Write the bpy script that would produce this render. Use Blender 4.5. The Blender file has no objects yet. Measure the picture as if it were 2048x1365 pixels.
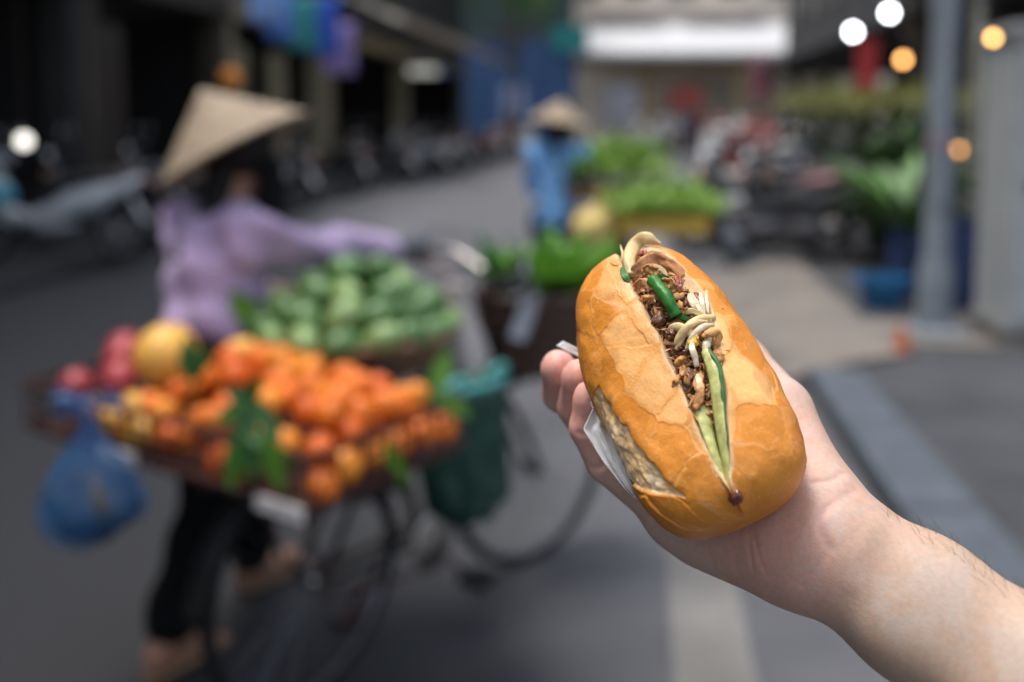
import bpy, math, random
import numpy as np
from mathutils import Vector, Matrix, Euler

random.seed(7)
rng = np.random.default_rng(7)
scene = bpy.context.scene
COL = scene.collection
R = math.radians

# ------------------------------------------------------------------ camera, sky, sun, exposure
FPX = 1991.0            # focal length in photograph pixels (35 mm on a 36 mm wide sensor, 2048 px)
PITCH = R(5.0)
HORIZON = 232.0
CY = HORIZON + FPX * math.tan(PITCH)      # row of the optical axis (lens is shifted, verticals stay upright)
CAM = np.array([0.0, 0.0, 1.5])
cam_d = bpy.data.cameras.new('camera')
cam = bpy.data.objects.new('camera', cam_d)
COL.objects.link(cam)
cam.location = CAM
cam.rotation_euler = (R(90) - PITCH, 0, 0)
cam_d.sensor_width = 36.0
cam_d.lens = 35.0
cam_d.shift_y = -(682.5 - CY) / 2048.0
cam_d.clip_start = 0.02
cam_d.clip_end = 500.0
cam_d.dof.use_dof = True
cam_d.dof.focus_distance = 0.415
cam_d.dof.aperture_fstop = 3.45
scene.camera = cam

world = bpy.data.worlds.new('World')
scene.world = world
world.use_nodes = True
wn = world.node_tree
for n in list(wn.nodes):
    wn.nodes.remove(n)
SUN_EL, SUN_AZ = R(75), R(278)            # azimuth clockwise from +Y
sky = wn.nodes.new('ShaderNodeTexSky')
sky.sky_type = 'NISHITA'
sky.sun_disc = False
sky.sun_elevation = SUN_EL
sky.sun_rotation = SUN_AZ
sky.air_density = 1.0
sky.dust_density = 4.0
sky.ozone_density = 1.0
hsv = wn.nodes.new('ShaderNodeHueSaturation')
hsv.inputs['Saturation'].default_value = 0.6
bg = wn.nodes.new('ShaderNodeBackground')
bg.inputs['Strength'].default_value = 0.14
wo = wn.nodes.new('ShaderNodeOutputWorld')
wn.links.new(sky.outputs[0], hsv.inputs['Color'])
wn.links.new(hsv.outputs[0], bg.inputs['Color'])
wn.links.new(bg.outputs[0], wo.inputs['Surface'])

sun_d = bpy.data.lights.new('sun', 'SUN')
sun_d.energy = 1.3
sun_d.angle = R(22)
sun_d.color = (1.0, 0.965, 0.92)
sun = bpy.data.objects.new('sun', sun_d)
COL.objects.link(sun)
sv = Vector((math.sin(SUN_AZ) * math.cos(SUN_EL), math.cos(SUN_AZ) * math.cos(SUN_EL), math.sin(SUN_EL)))
sun.rotation_euler = (-sv).to_track_quat('-Z', 'Y').to_euler()
sun.location = sv * 30

scene.view_settings.view_transform = 'Standard'
scene.view_settings.look = 'None'
scene.view_settings.exposure = 1.0
scene.view_settings.gamma = 1.0
scene.render.engine = 'CYCLES'
scene.cycles.use_denoising = True
scene.cycles.max_bounces = 6
scene.cycles.diffuse_bounces = 3
scene.cycles.transparent_max_bounces = 8
scene.cycles.sample_clamp_indirect = 8.0

# ------------------------------------------------------------------ helpers
def at(x, y, d):
    """World point seen at photograph pixel (x, y), d metres along the optical axis."""
    u = (x - 1024.0) / FPX
    v = (CY - y) / FPX
    c, s = math.cos(PITCH), math.sin(PITCH)
    return CAM + d * (np.array([0, c, -s]) + u * np.array([1.0, 0, 0]) + v * np.array([0, s, c]))

def proj(P):
    """Photograph pixel of world points."""
    q = np.asarray(P) - CAM
    c, s = math.cos(PITCH), math.sin(PITCH)
    d = q[..., 1] * c - q[..., 2] * s
    v = q[..., 1] * s + q[..., 2] * c
    return np.stack([1024 + FPX * q[..., 0] / d, CY - FPX * v / d], -1), d

YAW = R(7.0)
def st(s, l, z=0.0):
    """Street frame: s metres along the street, l metres to its right."""
    return np.array([s * math.sin(YAW) + l * math.cos(YAW), s * math.cos(YAW) - l * math.sin(YAW), z])
STREET_ROT = -YAW       # rotation about z that lays local +y along the street

def hsh(ix, iy, iz, seed):
    n = (ix.astype(np.int64) * 374761393 + iy.astype(np.int64) * 668265263 + iz.astype(np.int64) * 2147483647 + seed * 144665) & 0x7fffffff
    n = ((n ^ (n >> 13)) * 1274126177) & 0x7fffffff
    n = (n ^ (n >> 16)) & 0xffff
    return n / 65535.0

def vnoise(P, scale, seed=0):
    Q = np.asarray(P) * scale
    I = np.floor(Q)
    f = Q - I
    f = f * f * (3 - 2 * f)
    I = I.astype(np.int64)
    out = 0
    for dx in (0, 1):
        for dy in (0, 1):
            for dz in (0, 1):
                w = (f[:, 0] if dx else 1 - f[:, 0]) * (f[:, 1] if dy else 1 - f[:, 1]) * (f[:, 2] if dz else 1 - f[:, 2])
                out = out + w * hsh(I[:, 0] + dx, I[:, 1] + dy, I[:, 2] + dz, seed)
    return out

def fbm(P, scale, seed=0, o=3):
    a, s, r, t = 1.0, scale, 0, 0
    for k in range(o):
        r = r + a * vnoise(P, s, seed + k * 17)
        t += a
        a *= 0.5
        s *= 2.03
    return r / t

def sm(a, b, x):
    t = np.clip((x - a) / (b - a), 0, 1)
    return t * t * (3 - 2 * t)

# ---- materials
MATS = {}
def mat(name, col, rough=0.6, var=0.2, scale=8.0, bump=0.0, bscale=60.0, metal=0.0, spec=0.5, sss=0.0, sss_r=(1, .35, .2), sss_s=0.004,
        trans=0.0, alpha=1.0, thin=0.0, emit=None, attr=None, coat=0.0, sheen=0.0, detail=4.0):
    if name in MATS:
        return MATS[name]
    m = bpy.data.materials.new(name)
    m.use_nodes = True
    nt = m.node_tree
    N, L = nt.nodes, nt.links
    p = N['Principled BSDF']
    tc = N.new('ShaderNodeTexCoord')
    no = N.new('ShaderNodeTexNoise')
    no.inputs['Scale'].default_value = scale
    no.inputs['Detail'].default_value = detail
    L.new(tc.outputs['Object'], no.inputs['Vector'])
    mr = N.new('ShaderNodeMapRange')
    mr.inputs['From Min'].default_value = 0.3
    mr.inputs['From Max'].default_value = 0.7
    mr.inputs['To Min'].default_value = 1 - var
    mr.inputs['To Max'].default_value = 1 + var
    L.new(no.outputs['Fac'], mr.inputs['Value'])
    mx = N.new('ShaderNodeMix')
    mx.data_type = 'RGBA'
    mx.blend_type = 'MULTIPLY'
    mx.inputs[0].default_value = 1.0
    if attr:
        an = N.new('ShaderNodeAttribute')
        an.attribute_name = attr
        L.new(an.outputs['Color'], mx.inputs[6])
    else:
        mx.inputs[6].default_value = (*col, 1)
    L.new(mr.outputs[0], mx.inputs[7])
    L.new(mx.outputs[2], p.inputs['Base Color'])
    p.inputs['Roughness'].default_value = rough
    p.inputs['Metallic'].default_value = metal
    p.inputs['Specular IOR Level'].default_value = spec
    p.inputs['Alpha'].default_value = alpha
    p.inputs['Transmission Weight'].default_value = trans
    p.inputs['Coat Weight'].default_value = coat
    p.inputs['Sheen Weight'].default_value = sheen
    if sss:
        p.inputs['Subsurface Weight'].default_value = sss
        p.inputs['Subsurface Radius'].default_value = sss_r
        p.inputs['Subsurface Scale'].default_value = sss_s
    if emit:
        p.inputs['Emission Color'].default_value = (*emit[0], 1)
        p.inputs['Emission Strength'].default_value = emit[1]
    if bump:
        nb = N.new('ShaderNodeTexNoise')
        nb.inputs['Scale'].default_value = bscale
        nb.inputs['Detail'].default_value = 5.0
        L.new(tc.outputs['Object'], nb.inputs['Vector'])
        bp = N.new('ShaderNodeBump')
        bp.inputs['Strength'].default_value = bump
        bp.inputs['Distance'].default_value = 0.5 / bscale
        L.new(nb.outputs['Fac'], bp.inputs['Height'])
        L.new(bp.outputs[0], p.inputs['Normal'])
    if thin:                                            # cloth or film that lets light through
        tl = N.new('ShaderNodeBsdfTranslucent')
        ms = N.new('ShaderNodeMixShader')
        ms.inputs[0].default_value = thin
        L.new(mx.outputs[2], tl.inputs['Color'])
        L.new(p.outputs[0], ms.inputs[1]); L.new(tl.outputs[0], ms.inputs[2])
        L.new(ms.outputs[0], N['Material Output'].inputs['Surface'])
    MATS[name] = m
    return m

# ---- mesh building
class MB:
    def __init__(self):
        self.v, self.f, self.n = [], [], 0
    def add(self, v, f):
        v = np.asarray(v, float).reshape(-1, 3)
        self.v.append(v)
        n = self.n
        self.f.extend([tuple(i + n for i in q) for q in f])
        self.n += len(v)
        return self
    def box(self, c, s, rot=None, taper=1.0):
        x, y, z = np.array(s) / 2.0
        v = np.array([[-x, -y, -z], [x, -y, -z], [x, y, -z], [-x, y, -z], [-x * taper, -y * taper, z], [x * taper, -y * taper, z], [x * taper, y * taper, z], [-x * taper, y * taper, z]])
        if rot is not None:
            v = v @ np.array(Euler(rot).to_matrix()).T
        return self.add(v + np.array(c), [(0, 3, 2, 1), (4, 5, 6, 7), (0, 1, 5, 4), (1, 2, 6, 5), (2, 3, 7, 6), (3, 0, 4, 7)])
    def tube(self, pts, r, n=8, closed=False, flat=None, cap=True):
        """Tube along pts; r scalar or list; flat=(vector, factor) squashes the section along vector."""
        P = np.asarray(pts, float)
        m = len(P)
        r = np.full(m, r, float) if np.isscalar(r) else np.asarray(r, float)
        T = np.zeros_like(P)
        for i in range(m):
            a = P[(i - 1) % m] if (closed or i > 0) else P[i]
            b = P[(i + 1) % m] if (closed or i < m - 1) else P[i]
            T[i] = (b - a) / (np.linalg.norm(b - a) + 1e-12)
        up = np.array([0, 0, 1.0]) if abs(T[0][2]) < 0.9 else np.array([1.0, 0, 0])
        if flat is not None:
            up = np.array(flat[0], float)
        V = []
        A = None
        for i in range(m):
            if A is None or flat is not None:
                A = up - T[i] * (up @ T[i])
            else:
                A = A - T[i] * (A @ T[i])
            A = A / (np.linalg.norm(A) + 1e-12)
            B = np.cross(T[i], A)
            fa = flat[1] if flat is not None else 1.0
            for k in range(n):
                w = 2 * math.pi * k / n
                V.append(P[i] + r[i] * (math.cos(w) * A * fa + math.sin(w) * B))
        F = []
        for i in range(m if closed else m - 1):
            j = (i + 1) % m
            for k in range(n):
                F.append((i * n + k, i * n + (k + 1) % n, j * n + (k + 1) % n, j * n + k))
        if cap and not closed:
            F.append(tuple(range(n))[::-1])
            F.append(tuple((m - 1) * n + k for k in range(n)))
        return self.add(V, F)
    def lathe(self, prof, n=24, c=(0, 0, 0), M=None):
        """prof: list of (radius, z)."""
        V = []
        for (r, z) in prof:
            for k in range(n):
                w = 2 * math.pi * k / n
                V.append((r * math.cos(w), r * math.sin(w), z))
        V = np.array(V)
        if M is not None:
            V = V @ np.array(M).T
        F = []
        for i in range(len(prof) - 1):
            for k in range(n):
                F.append((i * n + k, i * n + (k + 1) % n, (i + 1) * n + (k + 1) % n, (i + 1) * n + k))
        return self.add(V + np.array(c), F)
    def ball(self, c, r, n=12, m=8, M=None, noise=0.0, seed=0):
        r = np.array([r, r, r]) if np.isscalar(r) else np.array(r)
        V = []
        for i in range(m + 1):
            th = math.pi * i / m
            for k in range(n):
                w = 2 * math.pi * k / n
                V.append((math.sin(th) * math.cos(w), math.sin(th) * math.sin(w), math.cos(th)))
        V = np.array(V)
        if noise:
            V = V * (1 + noise * (vnoise(V + seed * 3.1, 1.9, seed) - .5) * 2)[:, None]
        V = V * r
        if M is not None:
            V = V @ np.array(M).T
        F = []
        for i in range(m):
            for k in range(n):
                a, b = i * n + k, i * n + (k + 1) % n
                c_, d = (i + 1) * n + (k + 1) % n, (i + 1) * n + k
                if i == 0:
                    F.append((a, d, c_))
                elif i == m - 1:
                    F.append((a, d, b))
                else:
                    F.append((a, d, c_, b))
        return self.add(V + np.array(c), F)
    def loft(self, secs, n=16, e=2.6):
        """secs: (centre xyz, half y, half z) sections along x, superellipse."""
        V = []
        for (c, hy, hz) in secs:
            for k in range(n):
                w = 2 * math.pi * k / n
                cw, sw = math.cos(w), math.sin(w)
                V.append((c[0], c[1] + hy * math.copysign(abs(cw) ** (2 / e), cw), c[2] + hz * math.copysign(abs(sw) ** (2 / e), sw)))
        F = []
        m = len(secs)
        for i in range(m - 1):
            for k in range(n):
                F.append((i * n + k, i * n + (k + 1) % n, (i + 1) * n + (k + 1) % n, (i + 1) * n + k))
        F.append(tuple(range(n))[::-1])
        F.append(tuple((m - 1) * n + k for k in range(n)))
        return self.add(V, F)
    def sheet(self, G, th):
        """Grid (a, b, 3) as a sheet with thickness th."""
        G = np.asarray(G, float)
        a, b, _ = G.shape
        du = np.gradient(G, axis=0)
        dv = np.gradient(G, axis=1)
        nn = np.cross(du, dv)
        nn /= (np.linalg.norm(nn, axis=2, keepdims=True) + 1e-12)
        t = np.asarray(th)
        if t.ndim == 2:
            t = t[:, :, None]
        V = np.concatenate([(G + nn * t / 2).reshape(-1, 3), (G - nn * t / 2).reshape(-1, 3)])
        F = []
        o = a * b
        for i in range(a - 1):
            for j in range(b - 1):
                p, q, r_, s_ = i * b + j, (i + 1) * b + j, (i + 1) * b + j + 1, i * b + j + 1
                F.append((p, q, r_, s_))
                F.append((o + p, o + s_, o + r_, o + q))
        ring = [(i, 0) for i in range(a)] + [(a - 1, j) for j in range(1, b)] + [(i, b - 1) for i in range(a - 2, -1, -1)] + [(0, j) for j in range(b - 2, 0, -1)]
        ring = [i * b + j for i, j in ring]
        for k in range(len(ring)):
            p, q = ring[k], ring[(k + 1) % len(ring)]
            F.append((p, o + p, o + q, q))
        return self.add(V, F)
    def prism(self, poly, z0, z1, M=None, c=(0, 0, 0)):
        n = len(poly)
        V = [(x, y, z0) for x, y in poly] + [(x, y, z1) for x, y in poly]
        V = np.array(V, float)
        if M is not None:
            V = V @ np.array(M).T
        F = [tuple(range(n))[::-1], tuple(range(n, 2 * n))] + [(i, (i + 1) % n, n + (i + 1) % n, n + i) for i in range(n)]
        return self.add(V + np.array(c), F)
    def build(self, name, m, parent=None, smooth=True, off=None, kind=None):
        V = np.concatenate(self.v) if self.v else np.zeros((0, 3))
        if off is not None:
            V = V - np.asarray(off)
        me = bpy.data.meshes.new(name)
        me.from_pydata(V.tolist(), [], self.f)
        return finish(name, me, m, parent, smooth, kind)

def finish(name, me, m, parent=None, smooth=True, kind=None):
    if smooth:
        me.polygons.foreach_set('use_smooth', [True] * len(me.polygons))
        if smooth != 'all':
            try:
                me.set_sharp_from_angle(angle=R(45))
            except Exception:
                pass
    me.materials.append(m)
    me.update()
    o = bpy.data.objects.new(name, me)
    COL.objects.link(o)
    if parent is not None:
        o.parent = parent
    if kind:
        o['kind'] = kind
    return o

def thing(name, label, cat, loc=(0, 0, 0), rz=0.0, group=None):
    o = bpy.data.objects.new(name, None)
    o.empty_display_size = 0.05
    COL.objects.link(o)
    o.location = loc
    o.rotation_euler = (0, 0, rz)
    return tag(o, label, cat, group)

def tag(o, label=None, cat=None, group=None, kind=None):
    if label: o['label'] = label
    if cat: o['category'] = cat
    if group: o['group'] = group
    if kind: o['kind'] = kind
    return o

def copy_tree(o, parent=None):
    c = o.copy()
    COL.objects.link(c)
    c.parent = parent
    for ch in list(o.children):
        copy_tree(ch, c)
    return c

def recolour(root, table):
    """Give copied parts another material, keyed by part name."""
    for ch in root.children:
        k = ch.name.split('.')[0]
        if k in table and ch.type == 'MESH':
            ch.material_slots[0].link = 'OBJECT'
            ch.material_slots[0].material = table[k]
        recolour(ch, table)

def set_color(me, C, name='Col'):
    a = me.color_attributes.new(name, 'FLOAT_COLOR', 'POINT')
    C = np.concatenate([C, np.ones((len(C), 1))], axis=1).astype(np.float32)
    a.data.foreach_set('color', C.ravel())

def curve(pts, n):
    """Catmull-Rom through pts, n samples."""
    P = np.asarray(pts, float)
    P = np.vstack([2 * P[0] - P[1], P, 2 * P[-1] - P[-2]])
    m = len(P) - 3
    out = []
    for k in range(n):
        u = k / (n - 1) * m
        i = min(int(u), m - 1)
        t = u - i
        a, b, c, d = P[i:i + 4]
        out.append(.5 * ((2 * b) + (-a + c) * t + (2 * a - 5 * b + 4 * c - d) * t * t + (-a + 3 * b - 3 * c + d) * t ** 3))
    return np.array(out)

# ---- signed-distance bodies, meshed with surface nets
class SDF:
    def __init__(self, lo, hi, h):
        self.h = h
        self.lo = np.asarray(lo, float)
        self.shape = tuple(int(math.ceil((b - a) / h)) + 1 for a, b in zip(lo, hi))
        self.ax = [self.lo[i] + h * np.arange(self.shape[i], dtype=np.float32) for i in range(3)]
    def empty(self):
        return np.full(self.shape, 0.5, np.float32)
    def cone(self, F, a, b, ra, rb, k):
        """Smooth-union a round cone into field F."""
        a, b = np.asarray(a, float), np.asarray(b, float)
        m = max(ra, rb) + k * 1.5 + 3 * self.h
        lo, hi = np.minimum(a, b) - m, np.maximum(a, b) + m
        sl = []
        for i in range(3):
            i0 = max(0, int((lo[i] - self.lo[i]) / self.h))
            i1 = min(self.shape[i], int((hi[i] - self.lo[i]) / self.h) + 2)
            if i1 <= i0:
                return F
            sl.append(slice(i0, i1))
        X = self.ax[0][sl[0]][:, None, None]
        Y = self.ax[1][sl[1]][None, :, None]
        Z = self.ax[2][sl[2]][None, None, :]
        d = b - a
        L2 = float(d @ d) + 1e-12
        t = np.clip(((X - a[0]) * d[0] + (Y - a[1]) * d[1] + (Z - a[2]) * d[2]) / L2, 0, 1)
        D = np.sqrt((X - a[0] - t * d[0]) ** 2 + (Y - a[1] - t * d[1]) ** 2 + (Z - a[2] - t * d[2]) ** 2) - (ra + (rb - ra) * t)
        s = tuple(sl)
        F[s] = smin(F[s], D.astype(np.float32), k)
        return F
    def chain(self, F, pts, rad, k):
        for i in range(len(pts) - 1):
            self.cone(F, pts[i], pts[i + 1], rad[i], rad[i + 1], k)
        return F
    def mesh(self, F):
        return surface_nets(F, self.lo, self.h)

def smin(a, b, k):
    if k <= 0:
        return np.minimum(a, b)
    h = np.maximum(k - np.abs(a - b), 0) / k
    return np.minimum(a, b) - h * h * k * 0.25

def surface_nets(F, lo, h):
    ins = F < 0
    nx, ny, nz = F.shape
    c = np.zeros((nx - 1, ny - 1, nz - 1), np.int8)
    for a in (0, 1):
        for b in (0, 1):
            for d in (0, 1):
                c += ins[a:nx - 1 + a, b:ny - 1 + b, d:nz - 1 + d]
    act = (c > 0) & (c < 8)
    idx = np.full(act.shape, -1, np.int64)
    I = np.argwhere(act)
    idx[act] = np.arange(len(I))
    S = np.zeros((len(I), 3))
    W = np.zeros(len(I))
    cor = [(a, b, d) for a in (0, 1) for b in (0, 1) for d in (0, 1)]
    for p in cor:
        for ax in range(3):
            if p[ax] == 0:
                q = list(p); q[ax] = 1
                fa = F[I[:, 0] + p[0], I[:, 1] + p[1], I[:, 2] + p[2]]
                fb = F[I[:, 0] + q[0], I[:, 1] + q[1], I[:, 2] + q[2]]
                m = (fa < 0) != (fb < 0)
                t = np.where(m, fa / np.where(fa == fb, 1, fa - fb), 0)
                P = np.array(p, float)[None, :] + t[:, None] * (np.array(q, float) - np.array(p, float))[None, :]
                S += P * m[:, None]
                W += m
    V = lo + h * (I + S / W[:, None])
    Q = []
    for ax in range(3):
        s0 = [slice(1, -1)] * 3; s1 = [slice(1, -1)] * 3
        s0[ax] = slice(0, -1); s1[ax] = slice(1, None)
        a_, b_ = ins[tuple(s0)], ins[tuple(s1)]
        for flip, mask in ((False, a_ & ~b_), (True, ~a_ & b_)):
            E = np.argwhere(mask)
            if not len(E):
                continue
            o1, o2 = (ax + 1) % 3, (ax + 2) % 3
            E[:, o1] += 1; E[:, o2] += 1
            def cell(d1, d2):
                G = E.copy(); G[:, o1] += d1; G[:, o2] += d2
                return idx[G[:, 0], G[:, 1], G[:, 2]]
            q = np.stack([cell(-1, -1), cell(0, -1), cell(0, 0), cell(-1, 0)], 1)
            Q.append(q[:, ::-1] if flip else q)
    return V, np.concatenate(Q)

def relax(V, Q, it=2, lam=0.5):
    e = np.concatenate([Q[:, [0, 1]], Q[:, [1, 2]], Q[:, [2, 3]], Q[:, [3, 0]]])
    e = np.concatenate([e, e[:, ::-1]])
    for _ in range(it):
        S = np.zeros_like(V); W = np.zeros(len(V))
        np.add.at(S, e[:, 0], V[e[:, 1]])
        np.add.at(W, e[:, 0], 1)
        V = V + lam * (S / W[:, None] - V)
    return V

def vnormals(V, Q):
    n = np.cross(V[Q[:, 2]] - V[Q[:, 0]], V[Q[:, 3]] - V[Q[:, 1]])
    N = np.zeros_like(V)
    for i in range(4):
        np.add.at(N, Q[:, i], n)
    return N / (np.linalg.norm(N, axis=1, keepdims=True) + 1e-15)

def qmesh(name, V, Q, m, parent=None, off=None, kind=None, col=None, smooth='all'):
    me = bpy.data.meshes.new(name)
    if off is not None:
        V = V - np.asarray(off)
    V = np.ascontiguousarray(V, np.float32)
    Q = np.ascontiguousarray(Q, np.int32)
    k = Q.shape[1]
    me.vertices.add(len(V)); me.loops.add(Q.size); me.polygons.add(len(Q))
    me.vertices.foreach_set('co', V.ravel())
    me.loops.foreach_set('vertex_index', Q.ravel())
    me.polygons.foreach_set('loop_start', np.arange(0, Q.size, k, dtype=np.int32))
    me.update(calc_edges=True)
    me.validate()
    if col is not None:
        set_color(me, col)
    return finish(name, me, m, parent, smooth, kind)
# ------------------------------------------------------------------ ground
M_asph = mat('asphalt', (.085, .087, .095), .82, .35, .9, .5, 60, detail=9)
M_ground = mat('bare_ground', (.09, .085, .08), .9, .3, .5)
M_gutter = mat('gutter_concrete', (.155, .15, .14), .85, .25, 3, .4, 70)
M_kerb = mat('kerb_granite', (.066, .080, .098), .7, .25, 6, .4, 90)
M_pave = mat('pavement_slate', (.040, .042, .047), .75, .35, 2.5, .5, 40)
M_beige = mat('pale_concrete', (.15, .132, .115), .85, .25, 2.5, .4, 60)  # tone of the pole slab, also used as a painted sun patch
def strip(name, s0, s1, l0, l1, z, m, th=None, parent=None):
    p = [st(s0, l0, z), st(s0, l1, z), st(s1, l1, z), st(s1, l0, z)]
    if th:
        p += [q - np.array([0, 0, th]) for q in p]
        f = [(0, 1, 2, 3), (7, 6, 5, 4), (0, 4, 5, 1), (1, 5, 6, 2), (2, 6, 7, 3), (3, 7, 4, 0)]
    else:
        f = [(0, 1, 2, 3)]
    return MB().add(p, f).build(name, m, parent, smooth=False)
tag(strip('ground', -120, 260, -150, 150, -.01, M_ground), kind='structure')
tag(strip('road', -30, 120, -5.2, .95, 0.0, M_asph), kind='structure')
def lane_shade_mix(m, dark):
    """Grey road darkened at near left: dark tarmac and painted-in house and bicycle shade."""
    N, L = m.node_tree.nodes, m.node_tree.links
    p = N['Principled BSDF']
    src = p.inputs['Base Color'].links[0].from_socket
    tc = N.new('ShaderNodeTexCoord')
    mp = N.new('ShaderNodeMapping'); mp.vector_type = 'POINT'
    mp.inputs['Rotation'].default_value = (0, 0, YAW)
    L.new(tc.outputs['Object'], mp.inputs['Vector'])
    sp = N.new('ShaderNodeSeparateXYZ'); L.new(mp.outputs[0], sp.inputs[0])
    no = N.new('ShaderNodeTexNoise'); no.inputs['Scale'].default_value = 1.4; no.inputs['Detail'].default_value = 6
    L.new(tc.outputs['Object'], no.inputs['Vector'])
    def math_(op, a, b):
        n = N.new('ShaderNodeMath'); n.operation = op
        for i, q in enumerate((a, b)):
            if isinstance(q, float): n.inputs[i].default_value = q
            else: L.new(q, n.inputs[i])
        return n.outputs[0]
    # edge of the darkening slants away to the left: l + 0.42 * s
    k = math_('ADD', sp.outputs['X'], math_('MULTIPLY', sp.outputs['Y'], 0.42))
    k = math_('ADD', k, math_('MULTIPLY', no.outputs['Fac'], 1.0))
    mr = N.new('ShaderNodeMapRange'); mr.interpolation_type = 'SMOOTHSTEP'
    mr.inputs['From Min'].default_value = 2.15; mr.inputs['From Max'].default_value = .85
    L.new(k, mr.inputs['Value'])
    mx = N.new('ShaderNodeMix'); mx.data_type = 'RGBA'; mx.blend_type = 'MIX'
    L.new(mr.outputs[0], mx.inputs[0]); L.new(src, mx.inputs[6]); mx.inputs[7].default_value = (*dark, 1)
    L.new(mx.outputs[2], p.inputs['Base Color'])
lane_shade_mix(M_asph, (.020, .021, .024))  # asphalt colour also carries the shade of houses and bicycle
gut = tag(strip('gutter', -4, 60, .12, .34, .004, M_gutter), kind='structure')
tag(strip('pavement_right', -30, 120, 1.25, 12, .10, M_pave, .2), kind='structure')
tag(strip('pavement_left', -30, 120, -12, -5.2, .08, mat('shade_dark_paving', (.022, .022, .024), .85, .35, 2.5, .5, 40), .2), kind='structure')  # left paving colour lowered to carry the shade on that side
kerb = tag(strip('kerb', -30, 120, .96, 1.24, .05, M_kerb, .1), kind='structure')
ks = None
for i in [0, 1, 2, 3, 4] + list(range(9, 28)):
    a = .6 + i * 1.0
    v = []
    if ks is None:
        ks = MB().box((0, .496, 0), (.28, .985, .09)).build('kerb_stone', M_kerb, kerb, smooth=False)
        o = ks
    else:
        o = ks.copy(); COL.objects.link(o)
    o.location = st(a, 1.10, .065); o.rotation_euler = (0, 0, STREET_ROT)
sun_patch = MB()
sun_patch.add([st(5.6, .50, .006), st(5.6, .85, .03), st(9.5, .85, .03), st(9.5, .50, .006),
          st(5.7, 1.26, .125), st(9.6, 1.26, .125), st(5.9, 1.55, .128), st(9.6, 1.55, .128)],
         [(0, 1, 2, 3), (1, 4, 5, 2), (4, 6, 7, 5)])
tag(sun_patch.build('sun_patch_sheet', M_beige, smooth=False), 'pale beige sun patch laid where the road meets the pavement by the pole', 'sun_patch')  # pale sheet stands for sunlight falling on the road edge

# ------------------------------------------------------------------ left row of shops
M_blk = mat('shade_dark_plaster', (.016, .015, .014), .9, .3, 2)  # deep shade of the left fronts put into the colour
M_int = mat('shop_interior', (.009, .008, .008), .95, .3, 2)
M_ochre = mat('ochre_plaster', (.22, .19, .115), .85, .3, 2.5)
M_drk = mat('dark_wood', (.030, .020, .014), .6, .4, 6)
M_grey = mat('grey_awning_canvas', (.75, .73, .68), .85, .2, 3, thin=.7)
M_fas = mat('awning_fascia', (.50, .43, .34), .8, .25, 3, thin=.5)
M_steel = mat('steel', (.32, .33, .34), .35, .1, 20, metal=.9)
M_glass = mat('window_glass', (.03, .035, .04), .08, .05, 3)
M_brownwall = mat('brown_plaster', (.042, .034, .022), .9, .3, 2)
M_gwall = mat('grey_plaster', (.12, .115, .11), .9, .3, 2)
FAC = -6.5
def to_local(root_s):
    return st(root_s, FAC)
def shop_house(s0, s1, label, wall, pier, H=6.6, depth=4.0, doors=None, awning=None, interior=None):
    """Local frame: x out of the facade into the street, y along the street."""
    root = thing('shop_house', label, 'building', tuple(st(s0, FAC, .08)), STREET_ROT)
    L = s1 - s0
    op = 3.0                                           # height of the open front
    MB().box((-depth / 2, L / 2, (op + H) / 2 + .15), (depth, L - .02, H - op - .3)).build('upper_wall', wall, root, smooth=False)
    for y in ([.17, L - .17] if L < 12 else [.17, L - 6.2, L - .17]):
        MB().box((-.15, y, op / 2), (.34, .32, op)).build('pier', pier, root, smooth=False)
    MB().box((.02, L / 2, op + .14), (.2, L - .02, .28)).build('lintel', pier, root, smooth=False)
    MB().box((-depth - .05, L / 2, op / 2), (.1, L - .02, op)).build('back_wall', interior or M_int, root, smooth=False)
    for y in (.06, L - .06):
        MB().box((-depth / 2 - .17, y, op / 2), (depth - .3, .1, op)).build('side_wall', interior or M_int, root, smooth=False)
    for k in range(2):                                  # upper windows with shutters
        y = L * (.3 + .4 * k)
        w = MB().box((.03, y, 5.0), (.10, 1.0, 1.5)).build('window', M_drk, root, smooth=False)
        for sgn in (-1, 1):
            MB().box((.09, y + sgn * .24, 5.0), (.03, .42, 1.34)).build('pane', M_glass, w, smooth=False)
        MB().box((.1, y, 4.2), (.22, 1.2, .08)).build('sill', pier, root, smooth=False)
    if doors:
        for (y0, y1, m) in doors:
            n = max(1, int(round((y1 - y0) / .45)))
            for j in range(n):
                w = (y1 - y0) / n
                d = MB().box((-.22, y0 + (j + .5) * w, 1.3), (.06, w - .02, 2.6)).build('door_leaf', m, root, smooth=False)
                MB().box((-.18, y0 + (j + .5) * w, 1.75), (.03, w * .6, 1.1)).box((-.18, y0 + (j + .5) * w, .6), (.03, w * .6, .7)).build('door_panel', m, d, smooth=False)
    if awning:
        z, proj, m = awning
        a = MB()
        n = 6
        G = np.zeros((n, 9, 3))
        for i in range(n):
            for j in range(9):
                f = i / (n - 1)
                G[i, j] = (f * proj, .1 + (L - .2) * j / 8, z + .75 - .75 * f - .10 * math.sin(math.pi * f) + .02 * math.sin(j * 2.1))
        aw = a.sheet(G, .02).build('awning', m, root, smooth='all')
        MB().box((proj + .01, L / 2, z - .06), (.02, L - .2, .22)).build('valance', M_fas, aw, smooth=False)
        for y in (.3, L - .3):
            MB().tube([(0.1, y, z - .35), (proj - .05, y, z - .03)], .02, 6).build('awning_arm', M_steel, aw)
    return root
shop_house(-10, 11.2, 'black shaded open shop front at the far left behind the parked motorbikes', M_blk, M_blk, H=15.0, interior=M_int)  # unseen near stretch and extra height added to shade the left road
shop_house(11.2, 15.4, 'dark brown shop front behind the conical hat of the lilac vendor', M_brownwall, M_brownwall, doors=[(.5, 1.3, M_drk)])
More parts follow.
